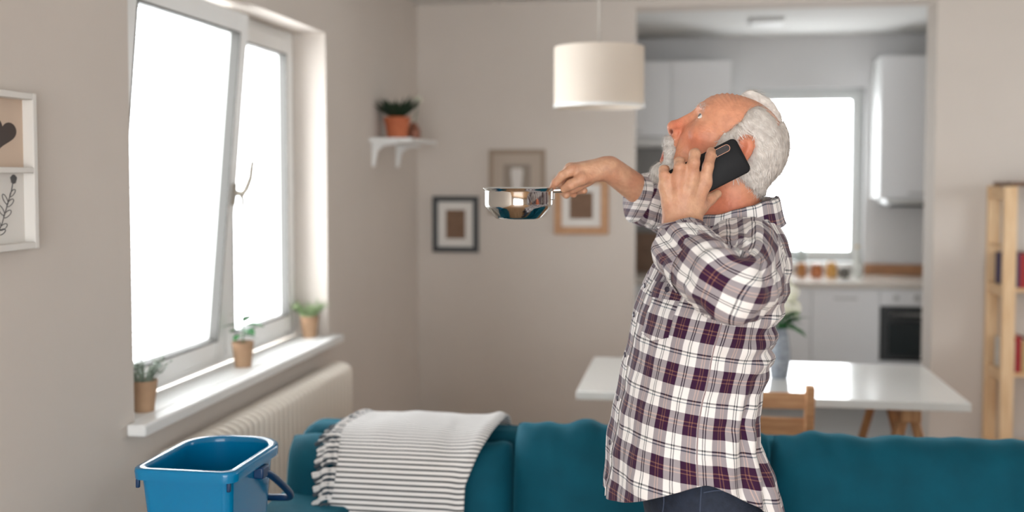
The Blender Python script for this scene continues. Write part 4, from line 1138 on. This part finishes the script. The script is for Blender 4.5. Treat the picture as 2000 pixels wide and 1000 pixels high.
def strands(name, V, N, flow, n, L, lift, wdt, m, parent, seed, sel=None):
    q = np.random.RandomState(seed)
    ids = np.arange(len(V)) if sel is None else np.nonzero(sel)[0]
    ids = q.choice(ids, n)
    P = V[ids] + q.normal(0, 0.0012, (n,3)); Nn = N[ids]
    f = flow(P) + q.normal(0, 0.22, (n,3)); f -= (f*Nn).sum(1)[:,None]*Nn; f /= np.linalg.norm(f, axis=1)[:,None]+1e-9
    sd = np.cross(f, Nn); ln = L*q.uniform(0.55, 1.25, n)[:,None]; cv = q.normal(0, 0.25, n)[:,None]
    vs = []; S = 5
    P = P - Nn*0.0015
    for i in range(S):
        t = i/(S-1)
        c = P + f*ln*t + sd*cv*ln*t*t + Nn*(lift*math.sin(math.pi*min(1,t*0.8)) - 0.12*ln*t*t)
        ww = wdt*(1-0.75*t)
        vs += [c+sd*ww, c-sd*ww]
    Vs = np.stack(vs, 1).reshape(-1,3)
    base = np.arange(n)[:,None]*(2*S)
    Qs = np.concatenate([np.concatenate([base+2*i, base+2*i+1, base+2*i+3, base+2*i+2], 1) for i in range(S-1)])
    o = np_mesh(name, head2world(Vs), Qs, m, parent, smooth=False)
    if parent is not man: o.location = (0,0,0)
    o['kind'] = 'stuff'
    return o
def flow_hair(P):
    u, v, w_ = P.T
    return np.stack([-0.75*np.ones_like(u) + 0.0*u, -0.25 - 4.0*np.clip(-u,0,0.1) - 1.5*np.clip(0.04-v,0,0.1)*3, 0.15*np.sign(w_)], 1)
out = (hairN*(V-np.array((0.0,0.02,0)))).sum(1) > 0.01
strands('hair_locks', V, hairN, flow_hair, 1500, 0.026, 0.0035, 0.0014, HAIR, hair, 9, out)
strands('hair_strands', V, hairN, flow_hair, 8000, 0.028, 0.0040, 0.00040, HAIR, hair, 3, out)
# beard
bops = [('+', s_cap((0.1215,-0.063,0),(0.1165,-0.068,0.012),0.0100,0.0110), 0.006)]
for s in (-1, 1):
    bops += [('+', s_cap((0.1205,-0.065,s*0.004),(0.1055,-0.081,s*0.029),0.0108,0.0118), 0.008), ('+', s_cap((0.1055,-0.081,s*0.029),(0.0945,-0.106,s*0.036),0.0115,0.0105), 0.008),
             ('+', s_cap((0.100,-0.108,s*0.031),(0.096,-0.125,s*0.020),0.0085,0.012), 0.01)]
bops += [('+', s_ell((0.0995,-0.130,0),(0.024,0.022,0.030)), 0.012), ('+', s_cap((0.112,-0.1155,-0.006),(0.112,-0.1155,0.006),0.006,0.006), 0.006)]
Fb = s_eval(bops, G)
face = Fh
shell = np.maximum(face-0.0042, np.maximum(V_+0.072+0.35*np.clip(U_-0.02,-0.05,0.1), -(V_+0.145)))
shell = np.maximum(shell, -(U_-0.005)); shell = np.maximum(shell, U_-0.102)
sb = np.maximum(face-0.0038, np.maximum(np.maximum(U_-0.036, 0.012-U_), np.maximum(V_-0.01, -0.10-V_)))
Fb = smin(smin(Fb, shell, 0.006), sb, 0.006)
V, Q = surf_nets(Fb, hl, hs); V = relax(V, Q, 1, 0.3); bN = vnormals(V, Q)
beard = np_mesh('beard', head2world(V), Q, BEARD, man)
def flow_beard(P):
    u, v, w_ = P.T
    return np.stack([0.25*np.ones_like(u), -1.0*np.ones_like(u), np.clip(w_*25,-0.8,0.8)], 1)
vis = (bN*(V-np.array((0.085,-0.09,0)))).sum(1) > 0.004
strands('beard_locks', V, bN, flow_beard, 900, 0.014, 0.0040, 0.0010, BEARD, beard, 18, vis)
strands('beard_strands', V, bN, flow_beard, 4500, 0.014, 0.0045, 0.00034, BEARD, beard, 8, vis)
sel = (np.abs(np.abs(HEADV[:,2])-0.028) < 0.019) & (np.abs(HEADV[:,1]-0.0300) < 0.005) & (HEADV[:,0] > 0.08)
strands('eyebrow', HEADV, HEADN, lambda P: np.stack([0.2+0*P[:,0], 0.4+0*P[:,0], 0.8*np.sign(P[:,2])], 1), 170, 0.008, 0.003, 0.00040, BEARD, man, 4, sel)

# ------------------------------------------------------------------ phone
BLACK = mat('matte_black', (20,20,22), 0.6, spec=0.25)
pcen = Vector(at(1382, 336, 2.092)); O_, B_ = img_frame(np.array(pcen))
phone = thing('phone', 'black mobile phone in a matte case held to the man\'s left ear', 'phone', pcen)
la = R(27.5)
ex = Vector(math.cos(la)*B_[0] + math.sin(la)*B_[1]); ez = Vector(B_[2]); ex = (ex - ez*0.07).normalized(); ey = ez.cross(ex).normalized(); ez = ex.cross(ey)
PM = Matrix((( ex.x,ey.x,ez.x,0),(ex.y,ey.y,ez.y,0),(ex.z,ey.z,ez.z,0),(0,0,0,1)))
phone.rotation_euler = PM.to_euler()
def rrect(hx, hy, r, n=8):
    out = []
    for (cx, cy, a0) in ((hx-r,hy-r,0),(-hx+r,hy-r,90),(-hx+r,-hy+r,180),(hx-r,-hy+r,270)):
        for k in range(n+1): out.append((cx+r*math.cos(R(a0+90*k/n)), cy+r*math.sin(R(a0+90*k/n))))
    return out
def slab(hx, hy, r, z0, z1, ch=0.001):
    rows = [(hx-ch,hy-ch,z0),(hx,hy,z0+ch),(hx,hy,z1-ch),(hx-ch,hy-ch,z1)]
    vs = []; 
    for a, c, z in rows: vs += [(x,y,z) for x,y in rrect(a,c,r)]
    n = len(vs)//4; fs = [tuple(range(n))[::-1], tuple(range(3*n,4*n))]
    for j in range(3):
        for i in range(n): fs.append((j*n+i, j*n+(i+1)%n, (j+1)*n+(i+1)%n, (j+1)*n+i))
    b = MB(); b.add(vs, fs); return b
slab(0.0765, 0.0365, 0.011, -0.0045, 0.0045, 0.0018).build('case', BLACK, phone, smooth=True, angle=50)
slab(0.0735, 0.0335, 0.009, -0.0052, -0.0044, 0.0002).build('screen', mat('screen_glass', (10,10,12), 0.05), phone)
cmz = slab(0.0185, 0.0062, 0.006, 0.0044, 0.0056, 0.0004); cm = cmz.build('camera_island', mat('island', (40,30,28), 0.5, spec=0.3), phone); cm.location = (0.040, 0.0245, 0)
def ring_strip(hx, hy, r, wd, z0, z1):
    a = rrect(hx,hy,r); c = rrect(hx-wd,hy-wd,max(0.001,r-wd)); n = len(a)
    vs = [(x,y,z1) for x,y in a]+[(x,y,z1) for x,y in c]+[(x,y,z0) for x,y in a]+[(x,y,z0) for x,y in c]
    fs = []
    for i in range(n):
        j = (i+1)%n; fs += [(i,j,n+j,n+i),(2*n+i,2*n+j,j,i),(3*n+i,n+i,n+j,3*n+j)]
    b = MB(); b.add(vs, fs); return b
o = ring_strip(0.0195,0.0072,0.0070,0.0009,0.0044,0.0060).build('island_trim', mat('bronze_trim', (120,84,66), 0.3, metal=0.7), phone); o.location = (0.040,0.0245,0)
o = slab(0.0045,0.0055,0.002,0.0044,0.0062,0.0003).build('flash', mat('flash_tan', (190,140,110), 0.3), phone); o.location = (0.0255,0.0240,0)

# ------------------------------------------------------------------ plaid shirt
def plaid_mat(name='plaid_cotton'):
    m = bpy.data.materials.new(name); m.use_nodes = True; nt = m.node_tree; b = nt.nodes['Principled BSDF']
    b.inputs['Roughness'].default_value = 0.85; b.inputs['Specular IOR Level'].default_value = 0.2; b.inputs['Sheen Weight'].default_value = 0.15
    uv = nt.nodes.new('ShaderNodeUVMap'); sp = nt.nodes.new('ShaderNodeSeparateXYZ'); nt.links.new(uv.outputs[0], sp.inputs[0])
    def ramp(out, period, stops):
        d = nt.nodes.new('ShaderNodeMath'); d.operation = 'DIVIDE'; d.inputs[1].default_value = period; nt.links.new(out, d.inputs[0])
        f = nt.nodes.new('ShaderNodeMath'); f.operation = 'FRACT'; nt.links.new(d.outputs[0], f.inputs[0])
        r = nt.nodes.new('ShaderNodeValToRGB'); r.color_ramp.interpolation = 'CONSTANT'; e = r.color_ramp.elements
        e[0].position = 0; e[0].color = lin(stops[0][1]); e[1].position = stops[1][0]; e[1].color = lin(stops[1][1])
        for p, c in stops[2:]:
            k = e.new(p); k.color = lin(c)
        nt.links.new(f.outputs[0], r.inputs[0]); return r.outputs[0]
    Wt = (238,234,231); Pu = (64,28,62); Tn = (158,112,96); Dk = (44,50,56); Tl = (96,112,122)
    warp = ramp(sp.outputs[0], 0.0555, [(0,Pu),(0.185,Tn),(0.215,Pu),(0.275,Tn),(0.305,Pu),(0.47,Wt),(0.665,Dk),(0.70,Wt),(0.745,Dk),(0.78,Wt)])
    weft = ramp(sp.outputs[1], 0.0900, [(0,Pu),(0.185,Tn),(0.210,Pu),(0.265,Tn),(0.29,Pu),(0.45,Wt),(0.655,Tl),(0.68,Wt),(0.72,Dk),(0.755,Wt)])
    avg = nt.nodes.new('ShaderNodeMix'); avg.data_type = 'RGBA'; avg.inputs[0].default_value = 0.5; nt.links.new(warp, avg.inputs[6]); nt.links.new(weft, avg.inputs[7])
    mul = nt.nodes.new('ShaderNodeMix'); mul.data_type = 'RGBA'; mul.blend_type = 'MULTIPLY'; mul.inputs[0].default_value = 1; nt.links.new(warp, mul.inputs[6]); nt.links.new(weft, mul.inputs[7])
    mx = nt.nodes.new('ShaderNodeMix'); mx.data_type = 'RGBA'; mx.inputs[0].default_value = 0.32; nt.links.new(avg.outputs[2], mx.inputs[6]); nt.links.new(mul.outputs[2], mx.inputs[7])
    nt.links.new(mx.outputs[2], b.inputs['Base Color'])
    n2 = nt.nodes.new('ShaderNodeTexNoise'); n2.inputs['Scale'].default_value = 900; nt.links.new(uv.outputs[0], n2.inputs['Vector'])
    bp = nt.nodes.new('ShaderNodeBump'); bp.inputs['Strength'].default_value = 0.15; bp.inputs['Distance'].default_value = 0.001
    nt.links.new(n2.outputs[0], bp.inputs['Height']); nt.links.new(bp.outputs[0], b.inputs['Normal'])
    return m
PLAID = plaid_mat()
TW = R(12)                                     # chest turned a little towards the viewer
tc_ = at(1360, 800, D0); vv = tc_-EYE; vv[2] = 0; vv /= np.linalg.norm(vv)
left = np.array([-vv[1], vv[0], 0.0])           # image left, level
MF = math.cos(TW)*left - math.sin(TW)*vv        # the way the chest faces
ML = -math.cos(TW)*vv - math.sin(TW)*left       # his left side, near the viewer
rows = np.array([  # photo row, front edge, back edge, half width
    (1010,1188,1534,.182),(975,1184,1522,.180),(940,1183,1511,.179),(900,1187,1497,.178),(850,1195,1481,.177),(800,1204,1476,.176),(750,1212,1484,.176),(700,1222,1499,.178),
    (650,1232,1503,.183),(600,1244,1519,.190),(560,1258,1530,.195),(520,1278,1533,.195),(490,1302,1531,.186),(468,1332,1526,.165),(450,1358,1520,.135),(436,1378,1514,.100),(424,1388,1512,.078)][::-1], float)
ry = rows[:,0]
def fold(phi, y, t):
    """cloth relief in metres; phi 0 = front, +90 = near side, 180 = back"""
    P = Vector((math.cos(phi)*1.3, math.sin(phi)*1.3, y*0.008))
    d = 0.0060*mnoise.noise(P*1.7) + 0.0032*mnoise.noise(P*4.3+Vector((3,1,7)))
    back = max(0, min(1, (abs(phi)-1.75)/0.6)); mid = math.exp(-((y-645)/75)**2)
    d += 0.0065*back*mid*math.sin((y + 22*math.sin(phi*3) - 26*abs(phi))/26*2*math.pi*0.62 + 1.3*mnoise.noise(P*2.2))
    low = max(0, min(1, (y-690)/120))
    side = math.exp(-((abs(phi)-2.15)/0.42)**2)
    d += 0.0085*low*side*math.sin(abs(phi)*17 + (y-800)*0.018 + 1.5*mnoise.noise(P*1.5))
    arm = math.exp(-((abs(phi)-1.75)/0.5)**2)*math.exp(-((y-640)/60)**2)
    d += 0.0075*arm*math.sin((y*0.9 - 60*abs(phi))/23 + 2*mnoise.noise(P*2))
    d += 0.0050*low*math.exp(-(phi/0.6)**2)*math.sin(phi*13 + y*0.012)
    return d
def hem(phi):
    c = math.cos(phi); a = abs(math.sin(phi))
    f = 962 if c > 0 else 1004
    return 900 + (f-900)*(abs(c)**1.25)
def torso_pt(phi, y, off=0.0, wr=1.0):
    xf = np.interp(y, ry, rows[:,1]); xb = np.interp(y, ry, rows[:,2]); bw = np.interp(y, ry, rows[:,3])
    a = (xb-xf)/2/FPX*D0
    a = math.sqrt(max(1e-4, a*a - (bw*math.sin(TW))**2))/math.cos(TW)
    C = at((xf+xb)/2, y, D0)
    e = 2.25
    c, s = math.cos(phi), math.sin(phi)
    cc = math.copysign(abs(c)**(2/e), c); ss = math.copysign(abs(s)**(2/e), s)
    d = fold(phi, y, 0)*wr + off
    return C + MF*cc*(a+d) + ML*ss*(bw+d)
NP, NS = 260, 150
phis = np.linspace(-math.pi, math.pi, NP+1)
# cloth coordinate around the body measured on the row y = 760
pr0 = np.array([torso_pt(p, 760, 0, 0) for p in phis]); ua = np.r_[0, np.cumsum(np.linalg.norm(np.diff(pr0, axis=0), axis=1))]
ua -= np.interp(R(97), phis, ua)
vs = []; uvs = []; fs = []
Y_TOP = 426
for j in range(NS+1):
    s = j/NS
    for i, p in enumerate(phis):
        yh = hem(p); y = yh + (Y_TOP-yh)*s
        P = torso_pt(p, y); vs.append(P)
        xr = -float((P-tc_)@left)
        uvs.append((ua[i] + 0.008, P[2] + 0.15*xr + 0.020))
for j in range(NS):
    for i in range(NP):
        a = j*(NP+1)+i; fs.append((a, a+1, a+NP+2, a+NP+1))
shirt = uvmesh('shirt', vs, fs, uvs, PLAID, man, solid=0.0025)
shirt['label'] = 'white and purple plaid shirt worn untucked'
def sub_loc(o): o.location = (0,0,0); return o

def sleeve(name, ctrl, n, m, tw_u, seed, ufac=1.0, relief=1.0, inner=None):
    """ctrl rows: (x, y, distance, radius)"""
    P3 = [tuple(at(c[0],c[1],c[2]))+(c[3],) for c in ctrl]
    pts, sl = path_pts(P3, n)
    cen = pts[:,:3]; rad = pts[:,3]
    T = np.gradient(cen, axis=0); T /= np.linalg.norm(T, axis=1)[:,None]
    up = np.array([0,0,1.0]); up -= T[0]*(up@T[0]); up /= np.linalg.norm(up)
    vs = []; uvs = []; fs = []; K = 96
    cv = np.gradient(T, axis=0)/np.maximum(np.gradient(sl)[:,None],1e-6)       # curvature vector
    for i in range(n):
        up = up - T[i]*(up@T[i]); up /= np.linalg.norm(up); sd = np.cross(T[i], up)
        for k in range(K+1):
            a = 2*math.pi*k/K
            dr = math.cos(a)*up + math.sin(a)*sd
            inn = max(0.0, float(dr@cv[i]))*rad[i]                                # how far on the inside of the bend
            q = Vector((math.cos(a)*1.2+seed, math.sin(a)*1.2, sl[i]*11))
            d = relief*(0.0050*mnoise.noise(q*1.3) + 0.0024*mnoise.noise(q*3.1))
            kk = min(1, inn*1.2) + 0.35*min(1, float(np.linalg.norm(cv[i]))*rad[i])
            d += relief*0.0030*math.sin(a*4 + sl[i]*38 + 2.5*mnoise.noise(q*0.8))*min(1,0.3+kk)
            d += relief*0.0065*kk*math.sin(sl[i]*2*math.pi/0.028 + 3*mnoise.noise(q*0.9) + 1.5*math.sin(a))
            r_ = rad[i]+d
            # keep the inside of the bend from folding through itself
            lim = 0.96/max(1e-3, float(dr@cv[i])) if float(dr@cv[i]) > 1 else 9
            r_ = min(r_, lim+0.012*math.sin(sl[i]*2*math.pi/0.03))
            vs.append(cen[i]+dr*max(0.012,r_)); uvs.append((a*0.064*ufac+tw_u, sl[i]+seed*0.013))
    for i in range(n-1):
        for k in range(K):
            a = i*(K+1)+k; fs.append((a, a+1, a+K+2, a+K+1))
    A3 = np.array(vs).reshape(n, K+1, 3); st = np.linalg.norm(np.diff(A3, axis=0), axis=2)
    cl_ = np.concatenate([np.cumsum(st[::-1], axis=0)[::-1], np.zeros((1,K+1))])
    cl_ = 0.8*cl_ + 0.2*(sl[-1]-sl)[:,None]
    uvs = [(u, -cl_.ravel()[q_] + seed*0.013) for q_, (u, v) in enumerate(uvs)]
    o = uvmesh(name, vs, fs, uvs, m, shirt, solid=0.0025); sub_loc(o)
    return o, cen, rad, T
lc = [(1450,492,2.150,.074),(1450,508,2.085,.078),(1452,526,2.020,.073),(1451,546,1.955,.068),(1440,560,1.900,.064),(1424,562,1.878,.062),(1398,545,1.890,.060),(1372,521,1.928,.058),(1349,497,1.970,.055),(1336,482,1.996,.053)]
sleeve('sleeve', lc, 150, PLAID, 0.018, 1.0, 0.92, 1.5)
cfc = [(1370,526,1.930,.0610),(1355,508,1.960,.0615),(1341,493,1.985,.0600),(1331,481,2.003,.0570),(1329,478,2.007,.052),(1334,484,1.998,.046)]
sleeve('cuff', cfc, 40, PLAID, 0.040, 2.3, 1.0, 0.7)
rc = [(1424,512,2.240,.060),(1420,510,2.320,.074),(1398,494,2.430,.072),(1372,464,2.490,.064),(1330,432,2.480,.056),(1292,405,2.455,.052),(1268,392,2.442,.050)]
sleeve('sleeve', rc, 90, PLAID, 0.0, 5.2, 1.0, 1.3)
rcf = [(1290,402,2.452,.056),(1272,394,2.444,.0585),(1255,388,2.436,.0585),(1249,386,2.433,.0545),(1258,389,2.437,.047)]
sleeve('cuff', rcf, 30, PLAID, 0.03, 7.7, 1.0, 0.6)

# collar: stand and folded leaf, lower at the throat
def collar():
    vs = []; uvs = []; fs = []
    cc = at(1436, 436, D0); upv = np.array([0,0,1.0])
    K = 90
    prof = [(0.000,-0.030),(-0.003,0.010),(-0.002,0.030),(0.003,0.0335),(0.008,0.029),(0.013,0.008),(0.019,-0.014),(0.022,-0.020)]
    pp, _ = path_pts(prof, 26)
    phs = np.linspace(-math.pi+0.0, math.pi, K+1)
    for k, ph in enumerate(phs):
        g = abs(abs(ph)-math.pi)                     # distance from the nape
        c, s = math.cos(ph), math.sin(ph)
        a = 0.080; b_ = 0.070
        tilt = -0.020*c                               # front lower
        gap = 0.010*max(0,c)
        for (dr, dz) in pp:
            lp = dz + (0.004*mnoise.noise(Vector((c*3,s*3,dz*30))))
            P = cc + MF*c*(a+dr) + ML*s*(b_+dr) + upv*(tilt + lp) - MF*0.0
            vs.append(P); uvs.append((ph*0.078+0.012, 0.031+dz*1.05+ (0.05 if dr < 0.002 and dz < 0.03 else 0)))
    n = len(pp)
    for k in range(K):
        if abs(phs[k]) < 0.10: continue
        for j in range(n-1):
            a = k*n+j; fs.append((a, a+1, a+n+1, a+n))
    o = uvmesh('collar', vs, fs, uvs, PLAID, shirt, solid=0.002); sub_loc(o); return o
collar()
# placket, pocket, seam, buttons follow the chest
def patch(name, p0, p1, y0, y1, off, m, du=0.0, dv=0.0, rot=0.0, n=24, shape=None, nn=40):
    vs = []; uvs = []; fs = []
    for j in range(nn+1):
        y = y0+(y1-y0)*j/nn
        for i in range(n+1):
            p = p0+(p1-p0)*i/n
            yy = y if shape is None else shape(i/n, y, j/nn)
            P = torso_pt(p, yy, off); vs.append(P)
            u = np.interp(p, phis, ua)+du; v = P[2]+0.15*(-float((P-tc_)@left))+dv
            uvs.append((u*math.cos(rot)-v*math.sin(rot), u*math.sin(rot)+v*math.cos(rot)))
    for j in range(nn):
        for i in range(n):
            a = j*(n+1)+i; fs.append((a, a+1, a+n+2, a+n+1))
    o = uvmesh(name, vs, fs, uvs, m, shirt, solid=0.0018); sub_loc(o); return o
patch('placket', R(-7), R(7), 958, 470, 0.0035, PLAID, du=0.020, n=8, nn=110)
patch('pocket', R(22), R(50), 638, 560, 0.004, PLAID, du=0.026, dv=0.03, shape=lambda u, y, t: y + (10*(1-abs(2*u-1)) if t < 0.001 else 10*(1-abs(2*u-1))*(1-t)))
patch('pocket_flap', R(21), R(51), 570, 541, 0.0065, PLAID, du=0.04, dv=0.055)
SEAM = mat('seam_thread', (150,128,128), 0.9)
sp_ = [tuple(torso_pt(R(86), y, 0.0015)) for y in np.linspace(900, 575, 60)]
sub_loc(MB().tube(sp_, 0.0013, 6).build('side_seam', SEAM, shirt, smooth=True)).location = -Vector(man.location)
for o in list(shirt.children): o.location = (0,0,0)
BTN = mat('dark_button', (52,44,60), 0.3)
def button(phi, y, off=0.007, r=0.0055):
    p = torso_pt(phi, y, off); n = Vector(torso_pt(phi, y, off+0.01)-p).normalized()
    M = n.to_track_quat('Z','Y').to_matrix().to_4x4()
    o = MB().lathe([(0,0.0),(r,0.0),(r*1.05,0.0012),(r*0.9,0.0024),(r*0.6,0.0018),(0,0.0018)], 16, M=M, c=Vector(p)).build('button', BTN, shirt, smooth=True)
    return o
for y in (505, 556, 612, 690, 775, 860, 925): button(R(2), y)
button(R(36), 552, 0.0095)

# ------------------------------------------------------------------ trousers and shoes
NAVY = mat('navy_denim', (36,45,62), 0.85, rgb2=(27,34,48), vscale=60, bump=0.2, bscale=300)
def coarse(name, org, fn, m, hs, parent=man):
    O, B = img_frame(org)
    B = np.stack([-MF, np.array([0,0,1.0]), ML])
    ops_ = fn(lambda f, l, z: np.array([f, z-org[2], l], np.float32))
    lo = np.min([f.bb[0] for _, f, _ in ops_], 0)-0.03; hi = np.max([f.bb[1] for _, f, _ in ops_], 0)+0.03
    G_ = grid_pts(lo, hi, hs); F = s_eval(ops_, G_)
    V, Q = surf_nets(F, lo, hs); V = relax(V, Q, 2, 0.4)
    W = org + V[:,0:1]*B[0] + V[:,1:2]*B[1] + V[:,2:3]*B[2]
    if np.linalg.det(B) < 0: Q = Q[:, ::-1]
    return np_mesh(name, W, Q, m, parent)
og = at(1372, 985, D0)
def tr(J):
    z0 = og[2]
    o = [('+', s_ell(J(-0.005,0,z0+0.035),(0.118,0.12,0.165)), 0.03), ('+', s_ell(J(0.02,0,z0-0.06),(0.122,0.12,0.165)), 0.05)]
    for s in (-1, 1):
        o += [('+', s_cap(J(0.0,s*0.085,z0-0.10), J(-0.02+0.02*s,s*0.095,0.48), 0.098, 0.072), 0.05), ('+', s_cap(J(-0.02+0.02*s,s*0.095,0.48), J(0.01+0.03*s,s*0.10,0.06), 0.070, 0.058), 0.03)]
    return o
coarse('trousers', og, tr, NAVY, 0.010)
SHOE = mat('brown_shoe', (70,52,42), 0.5)
for s in (-1, 1):
    def sh_(J):
        x0 = 0.01+0.03*s; l = s*0.10
        return [('+', s_cap(J(x0+0.03,l,0.055), J(x0-0.12,l,0.042), 0.042, 0.038), 0.02), ('+', s_cap(J(x0+0.02,l,0.08), J(x0+0.01,l,0.12), 0.04, 0.042), 0.02), ('+', s_cap(J(x0+0.04,l,0.030), J(x0-0.14,l,0.030), 0.030, 0.030), 0.01)]
    coarse('shoe', og, sh_, SHOE, 0.008)
STITCH = mat('navy_stitch', (58,68,88), 0.8)
from mathutils.bvhtree import BVHTree
tro = [o for o in man.children if o.name.startswith('trousers')][0]
tv = [Vector(v.co) for v in tro.data.vertices]; bv = BVHTree.FromPolygons(tv, [tuple(p.vertices) for p in tro.data.polygons])
for line in ([(1371,935),(1369,965),(1367,1000),(1366,1040)], [(1288,940),(1296,965),(1296,990),(1290,1020)], [(1374,962),(1400,958),(1432,960),(1466,975)]):
    q, _ = path_pts([(float(a), float(b)) for a, b in line], 24); pts = []
    for a, b_ in q:
        d = Vector(at(a, b_, 1.0) - EYE).normalized(); hit, nrm, _, _ = bv.ray_cast(Vector(EYE), d)
        if hit is not None: pts.append(hit + nrm*0.0004)
    if len(pts) > 3:
        MB().tube([p for p in pts], 0.0016, 6).build('trouser_seam', STITCH, tro, smooth=True)
